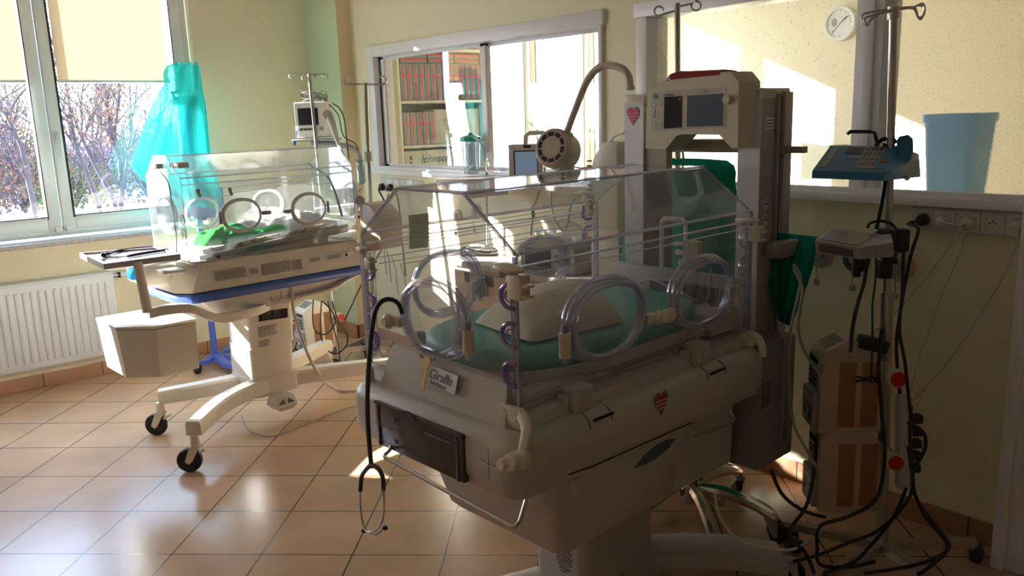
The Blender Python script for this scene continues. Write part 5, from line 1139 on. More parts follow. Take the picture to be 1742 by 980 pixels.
# small monitor with handle
q = onY(895, 294, 2.70); q.z = 1.191
sm = thing('patient_monitor', 'small white monitor with blue-lit screen and carrying handle on the shelf', 'monitor', q, math.radians(40))
wm = (q-CC).dot(cf); k_ = wm/FP
Wm, Hm = 58*k_, 61*k_
mb = MB(); mb.box((0, .09, Hm/2), (Wm, .17, Hm), .006); mb.box((0, .0, Hm/2), (Wm, .012, Hm), .003); h2 = mb.build('housing', mat('monitor_white2', (.62, .60, .56), .4), sm)
mb = MB(); mb.box((.0, -.0068, Hm*.46), (Wm*.70, .002, Hm*.74), m=dark); mb.box((.002, -.0082, Hm*.46), (Wm*.64, .002, Hm*.68), m=screen_l); mb.build('screen', None, h2)
mb = MB(); mb.box((.01, -.007, Hm*.94), (Wm*.22, .003, Hm*.07), m=dark); fineprint(mb, (-Wm*.45, -.0068, Hm*.89), (1, 0, 0), (0, 0, 1), .03, .005, 1, print_m); mb.build('top_button', None, h2)
mb = MB(); mb.tube([(-Wm*.02, .02, Hm), (Wm*.0, .02, Hm+.04), (Wm*.1, .04, Hm+.052), (Wm*.45, .10, Hm+.052), (Wm*.55, .12, Hm+.04), (Wm*.57, .12, Hm)], .011, 8); mb.build('carry_handle', MATS['monitor_white2'], sm)
mb = MB(); mb.box((Wm*.5+.002, .08, Hm*.25), (.006, .06, .03), m=dark); mb.build('connector_block', None, h2)
# suction jar with green lid
q = onY(803, 289, YB-.03); q.z = 1.192; jr = thing('suction_jar', 'clear suction jar with green lid on the window sill', 'jar', q); kj = ((q-CC).dot(cf))/FP
rj = 15.5*kj; hj = 58*kj
mb = MB(); mb.lathe([(rj*.86, 0), (rj*.94, hj*.5), (rj, hj*.97), (rj*.96, hj*.97), (rj*.90, hj*.5), (rj*.82, .004), (0, .004), (0, 0)], (0, 0, 0), (0, 0, 1), 28); mb.lathe([(rj*.5, .02), (rj*.5, hj*.85), (rj*.47, hj*.85), (rj*.47, .02)], (0, 0, 0), (0, 0, 1), 20); mb.build('jar_body', jarm, jr)
mb = MB(); mb.lathe([(0, hj*.93), (rj*1.12, hj*.93), (rj*1.16, hj*.99), (rj*1.12, hj*1.05), (rj*.6, hj*1.10), (0, hj*1.12)], (0, 0, 0), (0, 0, 1), 28); mb.ell((0, 0, hj*1.12), (rj*.3, rj*.3, rj*.25)); mb.cyl((rj*.3, 0, hj*1.1), (rj*1.1, -.02, hj*1.06), .008); mb.build('lid', greenlid, jr)
mb = MB(); o = q; mb.tube([(rj*.9, -.02, hj*1.06)]+[onY(px, py, YB-.06)-o for px, py in ((820, 245), (826, 270), (828, 300), (828, 340), (829, 380), (829, 420))], .0065, 8, smooth=4); mb.build('suction_tube', mat('pale_blue_tube', (.30, .45, .55), .3), jr)
# crumpled clear bag
def bag(label, px, py, w, rx, rz, seed, y=2.86, name='plastic_bag'):
    c = onY(px, py, y); mb = MB()
    mb.ell((0, 0, 0), (rx, .05, rz), seg=26)
    for v in mb.bm.verts:
        n_ = noise.noise(Vector((v.co.x*22+seed, v.co.y*22, v.co.z*22))); v.co += v.co.normalized()*n_*.03
    zmin = min(v.co.z for v in mb.bm.verts)
    for v in mb.bm.verts:
        if v.co.z < zmin*.75: v.co.z = zmin*.75
    o = mb.build(name, bagm, sharp=20); o.location = c; return ttag(o, label, 'bag')
bag('crumpled clear plastic bag of tubing between the suction jar and small monitor', 846, 276, 0, .085, .065, 1, 2.80)
# ---- drawer cabinet under the outlets
fl = onY(764, 440, 2.56); zc_t = fl.z
cbx0, cbx1 = fl.x, -2.32
cb = thing('drawer_cabinet', 'pinkish drawer cabinet with grey worktop behind the near incubator', 'cabinet', ((cbx0+cbx1)/2, 2.68+.0, 0))
hw = (cbx1-cbx0)/2
mb = MB(); mb.b2((-hw+.02, -.095, .0), (hw-.02, .222, zc_t-.03), .003); mb.build('carcass', peach, cb)
mb = MB(); mb.b2((-hw, -.125, zc_t-.03), (hw, .225, zc_t), .004); mb.build('worktop', counter, cb)
nd = 3; zz0 = .09; dh = (zc_t-.05-zz0)/nd
for col_ in range(2):
    for k in range(nd):
        xa, xb = (-hw+.03, -.01) if col_ == 0 else (.01, hw-.03)
        mb = MB(); mb.b2((xa, -.112, zz0+dh*k+.006), (xb, -.094, zz0+dh*(k+1)-.004), .003); d_ = mb.build('drawer', peach, cb)
        mb = MB(); cx_ = (xa+xb)/2+.12; mb.b2((cx_-.05, -.124, zz0+dh*(k+.5)-.005), (cx_+.05, -.112, zz0+dh*(k+.5)+.005), .003); mb.build('drawer_handle', steel, d_)
        if k == nd-1 and col_ == 0:
            a_ = onY(790, 462, 2.568); b_ = onY(840, 486, 2.568); mb = MB(); mb.b2((a_.x-cb.location.x, -.1136, b_.z-.01), (b_.x-cb.location.x, -.1116, a_.z)); fineprint(mb, (a_.x-cb.location.x+.05, -.1142, a_.z-.035), (1, 0, 0), (0, 0, 1), .07, .012, 1, dark); mb.build('drawer_label', paper, d_)
            mb = MB(); c_ = onY(824, 492, 2.56)-cb.location; mb.box(c_+Vector((0, .0, 0)), (.04, .012, .075), .004, m=greyp); mb.cyl(c_+Vector((0, -.006, .022)), c_+Vector((0, -.008, .022)), .007, m=dark); mb.cyl(c_+Vector((0, -.006, -.022)), c_+Vector((0, -.008, -.022)), .007, m=dark); mb.build('cover_plate', None, d_)
# on the worktop
q = onZ(850, 424, zc_t); q.y = min(q.y, 2.80); t = thing('stethoscope', 'dark stethoscope heaped with pale cables on the drawer cabinet', 'stethoscope', (q.x, q.y, zc_t))
mb = MB(); mb.tube([(-.14, -.03, .008), (-.08, .04, .010), (.02, .05, .012), (.12, .02, .010), (.10, -.05, .010), (.0, -.06, .012), (-.10, -.05, .012)], .005, 6, smooth=6, m=dark); mb.tube([(-.1, .0, .02), (-.02, .03, .022), (.08, .0, .022), (.14, -.03, .015)], .007, 6, smooth=5, m=greyp); mb.build('tubing', None, t)
mb = MB(); mb.cyl((-.11, .01, .0), (-.11, .01, .014), .022); mb.build('chest_piece', steel, t)
mb = MB(); mb.lathe([(0, 0), (.12, 0), (.13, .006), (.12, .008), (0, .006)], (0, 0, 0), (0, 0, 1), 28, sy=.55); o = mb.build('steel_dish', greyp); o.location = (q.x+.02, q.y-.015, zc_t+.0005); ttag(o, 'shallow pale dish under the stethoscope on the drawer cabinet', 'dish')
o.location.z = zc_t+.0005; t.location.z = zc_t+.008
q = onY(955, 422, 2.74); dv = thing('ultrasonic_unit', 'grey boxy unit with black front under clear bags on the drawer cabinet', 'device', (q.x, 2.74, zc_t), .0)
mb = MB(); mb.b2((-.19, -.10, .004), (.19, .12, .125), .008); hh = mb.build('housing', mat('mid_beige', (.42, .40, .38), .5), dv)
mb = MB(); mb.b2((-.15, -.104, .02), (.03, -.099, .105), .003); mb.b2((.06, -.104, .05), (.16, -.099, .09), .003); mb.build('front_panel', dark, hh)
o = bag('clear plastic bag lying on the grey unit on the cabinet', 955, 362, 0, .17, .06, 7, 2.74); o.location.z = zc_t+.125+.05
# ---- second machine behind the left column
q = onY(1045, 385, 2.60); mc = thing('ventilator', 'tall narrow beige machine with side panel behind the left incubator column', 'machine', (q.x-.03, 2.62, zc_t), 0)
zb_ = 0
mb = MB(); top_z = onY(1040, 240, 2.60).z-zc_t; b_z = q.z-zc_t
prof = [(-.055, b_z), (.13, b_z), (.13, top_z), (.05, top_z), (.0, top_z-.06), (-.025, top_z-.14), (-.025, top_z-.22), (-.055, top_z-.25)]
mb.prism([(x, -.11, z) for x, z in prof], (0, .09, 0), bev=.006); mb.b2((-.04, -.09, 0), (.12, .0, b_z+.01), .004); hb2 = mb.build('housing', mat('machine_beige', (.58, .54, .47), .45), mc)
mb = MB(); mb.b2((-.04, -.1125, b_z+.14), (-.0, -.110, top_z-.26)); fineprint(mb, (-.035, -.114, b_z+.15), (1, 0, 0), (0, 0, 1), .03, .14, 7, print_m, 4); mb.b2((-.03, -.113, b_z+.05), (-.0, -.1105, b_z+.08), m=dark); mb.build('side_label', paper, hb2)
mb = MB(); mb.tube([(onY(px, py, 2.56)-mc.location) for px, py in ((1024, 310), (1024, 285), (1030, 255), (1045, 232), (1062, 226))], .006, 8, smooth=5); mb.build('breathing_tube', paper, mc)
mb = MB(); mb.tube([(onY(px, py, 2.60)-mc.location) for px, py in ((1030, 290), (1033, 268), (1042, 262), (1048, 280))], .005, 8, smooth=5); mb.tube([(onY(px, py, 2.55)-mc.location) for px, py in ((962, 288), (975, 284), (990, 286), (1010, 283), (1022, 275))], .004, 6, smooth=5); mb.build('red_leads', mat('orange_red', (.55, .12, .05), .45), mc)
# cords under the shelf
for lab, pts in (('dark cord with an inline connector hanging from the shelf edge', [(918, 325), (911, 345), (907, 352), (906, 375), (903, 400)]), ('thin looping cord hanging under the shelf', [(938, 322), (938, 350), (945, 375), (958, 392), (966, 380), (972, 350), (982, 332)])):
    mb = MB(); cable(mb, [onY(px, py, 2.56) for px, py in pts], .0035); 
    if lab[0] == 'd': q = onY(907, 366, 2.56); mb.cyl(q+Vector((0, 0, -.018)), q+Vector((0, 0, .018)), .008)
    ttag(mb.build('cord', mat('cord_grey', (.10, .10, .10), .5)), lab, 'cord')

# ============================================================ TEAL DRAPED EQUIPMENT BEHIND THE COLUMNS
dc = at(1165, 420, 3.12); dcx, dcy = dc.x, dc.y
hb5 = onZ(1176, 826, .13)
dr_ = thing('draped_chair', 'rolling chair covered by a teal sheet behind the incubator', 'chair', (hb5.x, hb5.y, 0)); dox, doy = dcx-hb5.x, dcy-hb5.y
hubp = Vector((0, 0, 0))
legs5 = [onZ(1310, 905, .05), onZ(1213, 905, .05)]
mb = MB(); mb.cyl((0, 0, .10), (0, 0, .48), .03); mb.cyl((0, 0, .07), (0, 0, .14), .04); mb.build('gas_lift', chrome, dr_)
import_legs = []
for k in range(5):
    a = -PI/2+.62+2*PI*k/5; e = Vector((math.cos(a), math.sin(a), 0))*.30
    if k == 0: e = rel(onZ(1316, 903, .04), dr_); e.z = 0
    if k == 4: e = rel(onZ(1213, 930, .06), dr_); e.z = 0
    L_e = e.length; d = e.normalized()
    mb = MB(); mb.tube([(0, 0, .12), d*L_e*.4+Vector((0, 0, .135)), d*L_e*.8+Vector((0, 0, .115)), d*L_e+Vector((0, 0, .09)), d*L_e+Vector((0, 0, .07))], lambda t: .022-.006*t, 8, smooth=4); mb.build('base_leg', chrome, dr_); caster(dr_, (e.x, e.y, 0), a+1, .032, fork=greyd, brake=False, top=.075, wheelm=greyp)
# sheet: rounded tall back with folds, over seat
zt_ = at(1190, 270, 3.05).z
def dsec(z, k):
    w = .20+.09*min(1, max(0, (.86-k)/.22))+.05*max(0, .5-k); dpt = .085+.14*max(0, .62-k); out = []
    for i in range(40):
        a = 2*PI*i/40; ct, st_ = math.cos(a), math.sin(a); fold = 1+.035*math.sin(i*1.9)*(1-k)+.05*noise.noise(Vector((ct*3, st_*3, z*3)))
        x = w*math.copysign(abs(ct)**.6, ct)*fold; y = dpt*math.copysign(abs(st_)**.7, st_)*fold - .08*max(0, .62-k)
        out.append((x, y, z))
    return out
R = [dsec(.42+(zt_-.42)*k, k) for k in (0, .1, .22, .34, .46, .58, .70, .82, .90, .95)]
for s_, dz in ((.96, .975), (.82, .995), (.5, 1.0)): R.append([(x*s_, y*s_, .42+(zt_-.42)*dz) for x, y, z in dsec(zt_, 1)])
mb = MB(); mb.loft(R); [setattr(v, 'co', v.co+Vector((dox, doy, 0))) for v in mb.bm.verts]; cov = mb.build('sheet_cover', teal, dr_, sharp=80)
dr_.rotation_euler = (0, 0, 0)
# hanging drape to the right of the right column
dp = thing('surgical_drape', 'teal cloth hanging between the right column and the grey control box', 'cloth', at(1350, 470, 2.62))
o_ = dp.location.copy(); rows2 = [(393, 1300, 1392, 404), (420, 1300, 1388, 0), (450, 1300, 1383, 0), (480, 1302, 1374, 0), (515, 1310, 1362, 0), (556, 1325, 1345, 0)]
def drape(u, v):
    f = v*(len(rows2)-1); i = min(int(f), len(rows2)-2); t_ = f-i; a, b = rows2[i], rows2[i+1]
    y = a[0]*(1-t_)+b[0]*t_+(10*u*(1-v)-12*(u > .5)*(1-v)*.0); x0 = a[1]*(1-t_)+b[1]*t_; x1 = a[2]*(1-t_)+b[2]*t_
    return at(x0+(x1-x0)*u, y-10*v*(1-u), 2.62+.022*math.sin(u*15+v*3)+.02*noise.noise(Vector((u*5, v*5, 2))))-o_
mb = MB(); mb.sheet(drape, 30, 24, .0015); mb.build('cloth_panel', teal, dp, sharp=80)
# ring hook stand behind the control head
w3_ = 3.0; ft = at(1152, 300, w3_)
stand('chrome drip stand with two open ring hooks behind the control head', (ft.x+.02, ft.y), at(1152, 6, w3_), [(ft.x-.2, ft.y-.05), (ft.x+.22, ft.y), (ft.x, ft.y+.16), (ft.x+.05, ft.y-.22)],
      [([at(1152, 17, w3_), at(1128, 24, w3_)]+ringpts(1121, 19, 8, 1.0, 6.2, w3_), .0035, 2), ([at(1152, 12, w3_), at(1178, 6, w3_)]+ringpts(1184, 10, 8, 3.6, 3.6-5.4, w3_), .0035, 2)], casters=False)
mb = MB(); cable(mb, [at(px, py, 2.95) for px, py in ((1167, 228), (1166, 245), (1162, 258), (1164, 275))], .004); ttag(mb.build('cord', grey_c), 'thin grey cord hanging below the control head', 'cord')
q = onY(1160, 262, 2.80); bd2 = thing('equipment_box', 'low beige box with dark blue top standing on the sill behind the control head', 'device', (q.x, 2.78, 1.19))
mb = MB(); mb.prism([(-.10, -.06, .0), (.13, -.06, .0), (.10, -.06, .085), (-.10, -.06, .085)], (0, .11, 0), bev=.004); mb.build('housing', mat('monitor_white2b', (.5, .47, .40), .5), bd2)
mb = MB(); mb.b2((-.16, -.05, .07), (-.04, .04, .115), .008); mb.build('dark_cap', mat('navy_plastic', (.02, .05, .12), .4), bd2)

# ============================================================ RIGHT-HAND DRIP STAND AND ITS LOAD
hubR = onZ(1500, 930, .08); wS = 2.44; topR = at(1520, 24, 2.36)
RS = stand('chrome drip stand on the right carrying the blue pump and two beige pumps', (hubR.x, hubR.y), topR, [onZ(1338, 884, .09), onZ(1660, 917, .09), onZ(1409, 975, .08), onZ(1579, 979, .08)],
      [([at(px, py, 2.36) for px, py in ((1520, 17), (1495, 18), (1484, 20), (1467, 26), (1468, 38), (1474, 44), (1484, 30), (1500, 22), (1520, 20))], .0032, 3), ([at(px, py, 2.38) for px, py in ((1520, 17), (1545, 14), (1555, 12), (1570, 6), (1573, 20), (1566, 33), (1560, 26), (1552, 14), (1520, 19))], .0032, 3), ([at(px, py, 2.33) for px, py in ((1520, 18), (1500, 22), (1478, 28), (1470, 33), (1475, 44), (1480, 36), (1492, 27))], .0032, 3), ([at(px, py, 2.40) for px, py in ((1520, 15), (1550, 12), (1558, 16), (1562, 30), (1571, 26), (1572, 12), (1562, 10))], .0032, 3)], r=.0115, rl=.018, cr_m=dark, legm=steel)
mb = MB(); mb.cyl(rel(topR, RS)-Vector((0, 0, .015)), rel(topR, RS)+Vector((0, 0, .02)), .016); mb.build('hook_block', steel, RS)
def seg_pt(z):
    a, b = Vector((hubR.x, hubR.y, .06)), topR; t = (z-a.z)/(b.z-a.z); return a+(b-a)*t
# blue syringe pump
q = seg_pt(1.33); aC = math.atan2(cr.y, cr.x)
bp = thing('syringe_pump', 'blue syringe pump with keypad on the right-hand drip stand', 'pump', q, aC+.10)
Rb = Matrix.Rotation(-(aC+.10), 3, 'Z')
def bl(px, py, w): return Rb @ (at(px, py, w)-bp.location)
wf = 2.30; wbk = 2.45
A0, A1 = bl(1381, 303, wf), bl(1502, 308, wf); T0_, T1_ = bl(1412, 249, wbk), bl(1533, 247, wbk+.01)
A0u, A1u = bl(1382, 290, wf), bl(1507, 294, wf)
mb = MB()
lft = [A0, A0u, T0_, Vector((T0_.x, T0_.y, A0.z+.0))]; rgt = [A1, A1u, T1_, Vector((T1_.x, T1_.y, A1.z))]
mb.loft([lft, rgt]); bb = mb.build('housing', bluedev, bp)
mb = MB(); B0, B1 = bl(1503, 306, wf+.02), bl(1566, 300, wbk); tl, tr_ = bl(1508, 275, wf+.02), bl(1565, 262, wbk)
mb.loft([[A1, bl(1507, 292, wf), bl(1533, 250, wbk), bl(1533, 300, wbk+.02)], [bl(1566, 301, wbk-.02), bl(1564, 270, wbk-.02), bl(1563, 262, wbk+.03), bl(1564, 298, wbk+.04)]]); mb.build('drive_end', bluedev, bp)
mb = MB(); cR = bl(1543, 250, wbk-.03); mb.loft([[bl(px, py, wbk-.05) for px, py in ((1524, 240), (1530, 232), (1545, 229), (1553, 236), (1554, 255), (1549, 272), (1541, 280), (1534, 274), (1528, 258))], [bl(px, py, wbk+.01) for px, py in ((1524, 240), (1530, 232), (1545, 229), (1553, 236), (1554, 255), (1549, 272), (1541, 280), (1534, 274), (1528, 258))]]); mb.build('syringe_lever', bluedev, bp)
# sloped front plates
fx = (A1u-A0u).normalized(); fyv = (T0_-A0u); fyn = fyv.normalized(); fz = fx.cross(fyn).normalized()
def fp_(u, v, o=.001): return A0u*(1-u)*(1-v)+A1u*u*(1-v)+T0_*(1-u)*v+T1_*u*v+fz*o
def fplate(mb, u0, u1, v0, v1, o, m): mb.prism([fp_(u0, v0, o), fp_(u1, v0, o), fp_(u1, v1, o), fp_(u0, v1, o)], fz*.0015, m=m)
mb = MB(); fplate(mb, .53, .80, .12, .95, .0005, mat('keypad_pale', (.30, .31, .31), .5)); fplate(mb, .06, .14, .12, .90, .0005, MATS['keypad_pale']); fplate(mb, .28, .52, .66, .92, .0005, mat('lcd_green_grey', (.09, .10, .09), .2)); fplate(mb, .80, .97, .12, .95, .0004, mat('bright_blue_panel', (.04, .22, .42), .35)); fpn = mb.build('front_panel', None, bb)
kp = mat('key_grey', (.16, .17, .19), .5)
for r_ in range(4):
    for c_ in range(4):
        mb = MB(); u = .56+c_*.062; v = .22+r_*.19; fplate(mb, u, u+.035, v, v+.10, .0022, kp if (c_, r_) != (3, 3) else dark); mb.build('key', None, fpn)
mb = MB(); c0_ = fp_(.885, .36, .002); mb.lathe([(0, 0), (.010, 0), (.009, .002), (0, .002)], c0_, fz, 16, m=red); mb.build('stop_key', None, fpn)
text('AP', .012, fp_(.29, .45, .002), fx, fyn, paper, fpn, shear=.2); 
mb = MB(); fplate(mb, .34, .52, .50, .53, .001, paper); mb.build('white_line', None, fpn)
mb = MB(); mb.tube([bl(px, py, wbk+.0) for px, py in ((1442, 228), (1446, 224), (1480, 224), (1488, 226), (1493, 248))], .0055, 8); mb.tube([bl(px, py, wbk+.0) for px, py in ((1490, 248), (1500, 238), (1515, 235), (1522, 240), (1516, 246), (1500, 247))], .006, 8, smooth=3); mb.build('carry_handle', dark, bp)
mb = MB(); mb.cyl(bl(1543, 303, wf+.08), bl(1543, 300, wf+.10), .008); mb.build('clamp_screw', steel, bp)
mb = MB(); mb.tube([bl(px, py, wbk) for px, py in ((1506, 306), (1502, 335), (1496, 365), (1491, 390))], .006, 8, smooth=4); mb.build('power_cable', black_c, bp)
# grey control box
q = seg_pt(1.08); gb = thing('control_box', 'flat grey control box clamped to the right-hand drip stand below the blue pump', 'control box', q, aC-.05)
Rg = Matrix.Rotation(-(aC-.05), 3, 'Z')
def gl_(px, py, w): return Rg @ (at(px, py, w)-gb.location)
wg0, wg1 = 2.28, 2.42
fl_, fr_, tl_, tr2 = gl_(1386, 409, wg0), gl_(1460, 422, wg0-.02), gl_(1414, 387, wg1), gl_(1500, 399, wg1-.02); flb, frb = gl_(1388, 431, wg0), gl_(1462, 441, wg0-.02)
mb = MB(); bkl, bkr = Vector((tl_.x, tl_.y, flb.z)), gl_(1520, 437, wg1-.02); trb = gl_(1510, 397, wg1-.02)
mb.loft([[flb, fl_, tl_, bkl], [frb, fr_, tr2, Vector((bkr.x-.03, bkr.y, bkr.z))]]); mb.loft([[frb, fr_, tr2, Vector((tr2.x, tr2.y, frb.z))], [gl_(1521, 437, wg1-.06), gl_(1519, 412, wg1-.06), gl_(1516, 398, wg1-.0), gl_(1521, 437, wg1)]]); gh = mb.build('housing', mat('pewter_plastic', (.33, .32, .30), .4), gb)
gx_ = (fr_-fl_).normalized(); gy2 = (tl_-fl_).normalized(); gz = gx_.cross(gy2).normalized()
def gpt(u, v, o): return fl_*(1-u)*(1-v)+fr_*u*(1-v)+tl_*(1-u)*v+tr2*u*v+gz*o
mb = MB(); mb.prism([gpt(.07, .10, .0005), gpt(.93, .10, .0005), gpt(.93, .90, .0005), gpt(.07, .90, .0005)], gz*.0012, m=mat('membrane_dark', (.085, .085, .08), .3)); mb.prism([gpt(.26, .55, .002), gpt(.40, .55, .002), gpt(.40, .75, .002), gpt(.26, .75, .002)], gz*.0008, m=mat('window_maroon', (.12, .03, .04), .3)); mb.build('top_panel', None, gh)
mb = MB(); a_ = fl_*.5+flb*.5; mb.prism([flb+(fl_-flb)*.2+gx_*.01, flb+(fl_-flb)*.2+gx_*.10, flb+(fl_-flb)*.8+gx_*.10, flb+(fl_-flb)*.8+gx_*.01], Vector((0, -.0015, 0)), m=MATS['membrane_dark']); mb.build('front_label', None, gh)
mb = MB(); mb.cyl(gl_(1474, 433, wg0+.02), gl_(1484, 427, wg0+.02), .007); mb.build('jack', steel, gb)
mb = MB(); mb.tube([gl_(px, py, wg0+.03) for px, py in ((1482, 430), (1490, 440), (1489, 480), (1484, 520), (1484, 560), (1483, 620), (1481, 650))], .003, 6, smooth=5); mb.tube([gl_(px, py, wg0+.08) for px, py in ((1475, 440), (1470, 480), (1458, 520), (1450, 560), (1447, 600))], .0055, 6, smooth=5); mb.build('power_cable', black_c, gb)
mb = MB(); mb.box(gl_(1457, 455, wg0+.06), (.022, .02, .055), .005); mb.build('cable_grip', black_c, gb)
mb = MB(); pc_ = Rg @ (seg_pt(1.075)-gb.location); mb.box(pc_+Vector((0, 0, .0)), (.045, .05, .09), .006); mb.box(pc_+Vector((-.01, 0, -.06)), (.04, .045, .06), .006); mb.box(pc_+Vector((-.02, -.02, .05)), (.06, .04, .03), .012); mb.build('pole_clamp', dark, gb)
mb = MB(); mb.box(pc_+Vector((.03, -.03, -.005)), (.028, .006, .045), .001, m=greyp); mb.cyl(pc_+Vector((-.01, -.04, -.0)), pc_+Vector((.035, -.045, .0)), .006, m=steel); mb.build('clamp_plate', None, gb)
# black power adapter with loop cable
q = at(1534, 409, 2.44); ad = thing('power_adapter', 'black power adapter hanging at the stand pole beside the grey control box', 'adapter', q, aC)
Ra = Matrix.Rotation(-aC, 3, 'Z'); al = lambda px, py, w: Ra @ (at(px, py, w)-ad.location)
mb = MB(); mb.box((0, 0, 0), (.042, .03, .072), .010); mb.build('adapter_body', black_c, ad)
mb = MB(); mb.tube([al(px, py, 2.43) for px, py in ((1476, 388), (1480, 380), (1495, 376), (1515, 380), (1528, 395))], .0045, 6, smooth=5); mb.tube([al(px, py, 2.43) for px, py in ((1537, 428), (1535, 500), (1530, 560), (1540, 620), (1548, 700))], .005, 6, smooth=5); mb.build('adapter_cable', black_c, ad)
# two beige pumps
for lab, px, py, dz in (('beige infusion pump with brown slotted side, upper of the two on the right-hand stand', 1400, 728, 0), ('beige infusion pump with brown slotted side, lower of the two on the right-hand stand', 1400, 880, 0)):
    zb2 = at(1450, 736 if 'upper' in lab else 886, 2.58).z; sp_ = seg_pt(zb2+.12); th = aC-.06
    p_ = pump(lab, (0, 0, 0), th, 1.27, group=None, shade=mat('pump_beige', (.50, .42, .30), .45))
    p_.location = (sp_.x-.220*math.cos(th), sp_.y-.220*math.sin(th), zb2)
mb = MB(); q = at(1484, 585, 2.52); mb.box((0, 0, 0), (.085, .05, .04), .006); o = mb.build('power_adapter', black_c); o.location = q; o.rotation_euler = (0, .25, aC); ttag(o, 'black adapter block on top of the upper beige pump', 'adapter')
mb = MB(); rnd = random.Random(5)
for k in range(5): mb.tube([at(1456+i*9, 645+rnd.uniform(-6, 6)*(1 if i in (0, 1, 3, 4) else .2), 2.44+rnd.uniform(-.01, .01)) for i in range(5)]+[at(1490, 641+rnd.uniform(-6, 6), 2.44)], .0025, 5, smooth=4)
ttag(mb.build('cable_bundle', black_c), 'tied bundle of black cable on the side of the upper beige pump', 'cable')
# white power strip
q = at(1537, 752, 2.55); ps = thing('power_strip', 'white power strip hanging behind the two beige pumps', 'power strip', q, aC)
mb = MB(); Lp = (at(1534, 668, 2.55)-at(1542, 836, 2.55)).length; mb.box((0, 0, 0), (.042, .035, Lp), .006, rot=Matrix.Rotation(-.06, 3, 'Y')); pb2 = mb.build('strip_body', mat('old_white', (.50, .46, .44), .4), ps)
for k in range(5):
    mb = MB(); mb.box((.034+.004*k*.2, 0, .075-.04*k), (.034, .032, .028), .006); mb.build('plugged_connector', black_c, ps)
Rp = Matrix.Rotation(-aC, 3, 'Z'); 
# cables on the floor and stand
CB = [('black', [(1500, 560), (1495, 620), (1500, 700), (1505, 780), (1490, 850), (1440, 880), (1395, 895), (1390, 930), (1395, 960), (1440, 965), (1490, 955)], 'black cable dropping from the control box to the stand base'),
      ('black', [(1550, 690), (1548, 740), (1552, 800), (1560, 850), (1600, 905), (1615, 930), (1590, 950), (1540, 965), (1470, 975)], 'thick black cable sweeping round the stand base to the right'),
      ('black', [(1545, 760), (1552, 830), (1530, 870), (1490, 905), (1440, 925), (1390, 945), (1350, 955)], 'black cable running left across the stand legs'),
      ('black', [(1390, 740), (1385, 800), (1372, 860), (1345, 900), (1348, 920), (1370, 940), (1385, 975)], 'black cable on the floor between the chair castor and stand'),
      ('black', [(1312, 800), (1330, 840), (1365, 868), (1405, 880)], 'short black cable beside the chrome castor'),
      ('black', [(1560, 850), (1575, 880), (1612, 930), (1580, 965), (1560, 978)], 'black cable hanging from the lower plugs of the power strip'),
      ('black', [(1545, 720), (1570, 735), (1574, 760), (1560, 790), (1550, 800)], 'small black cable loop at the right of the power strip'),
      ('black', [(1542, 830), (1520, 880), (1480, 930), (1450, 958), (1400, 976)], 'black cable crossing under the lower beige pump'),
      ('grey', [(1350, 455), (1365, 490), (1362, 520), (1358, 560), (1370, 600), (1395, 635), (1400, 620)], 'grey hose from the rail clamp to the upper beige pump'),
      ('grey', [(1350, 450), (1362, 480), (1345, 560), (1342, 640), (1350, 720), (1375, 770), (1392, 800)], 'grey hose hanging beside the teal cloth down to the lower pump'),
      ('white', [(1403, 878), (1395, 905), (1360, 930), (1330, 935), (1260, 920), (1225, 880), (1215, 840)], 'thin white tube looping over the floor to the incubator')]
for k, (c, pts, lab) in enumerate(CB):
    P_ = []
    for i, (px, py) in enumerate(pts):
        w = 2.42 if py < 860 and not (k in (8, 9)) else 2.42
        p = at(px, py, 2.42+.02*math.sin(k*2+i))
        f = onZ(px, py, .008+.006*(k % 3))
        if p.z < .10 or (f-CC).dot(cf) < 2.44: p = f
        P_.append(p)
    mb = MB(); cable(mb, P_, .0055 if c == 'black' else .0045); ttag(mb.build('cable', {'black': black_c, 'grey': grey_c, 'white': white_c}[c]), lab, 'cable')
q = onZ(1350, 925, .03); mb = MB(); mb.box((0, 0, 0), (.06, .05, .05), .016); o = mb.build('power_plug', black_c); o.location = (q.x, q.y, .026); ttag(o, 'black plug block lying on the floor by the chrome castor', 'plug')

# ============================================================ SILL OF THE LARGE WINDOW
q = onY(1400, 300, YB+.09); mb = MB(); P_ = [onY(*p, YB+.085) for p in ((1364, 304), (1366, 243), (1400, 248), (1440, 246), (1462, 252), (1465, 306))]; c_ = sum(P_, Vector())/6
mb.loft([[c_+(p-c_)*.98+Vector((0, -.012, 0)) for p in P_], [p for p in P_], [c_+(p-c_)*.97+Vector((0, .012, 0)) for p in P_]]); 
for v in mb.bm.verts: v.co -= c_
o = mb.build('packet', clear('milky_packet', (.8, .8, .8), .3, .2, veil=.5, veilcol=(.55, .54, .53))); o.location = c_; ttag(o, 'clear packet with printed insert standing on the sill of the large window', 'packet')
mb = MB(); mb.b2((-.01, -.003, -.055), (.085, .003, .045), m=paper); fineprint(mb, (.0, -.0045, -.045), (1, 0, 0), (0, 0, 1), .07, .08, 8, print_m, 3); mb.build('printed_insert', None, o)
q = onY(1500, 217, YB+.08); t = thing('tube_connector', 'green-capped clear tube curving over behind the drip stand pole', 'tube', q)
mb = MB(); mb.cyl((-.035, 0, 0), (.012, 0, .0), .012); mb.build('green_cap', greenlid, t)
mb = MB(); mb.tube([Vector((.012, 0, 0))]+[onY(px, py, YB+.085)-q for px, py in ((1530, 211), (1552, 220), (1566, 245), (1568, 280), (1568, 306))], .006, 8, smooth=5); mb.build('clear_tube', jarm, t)

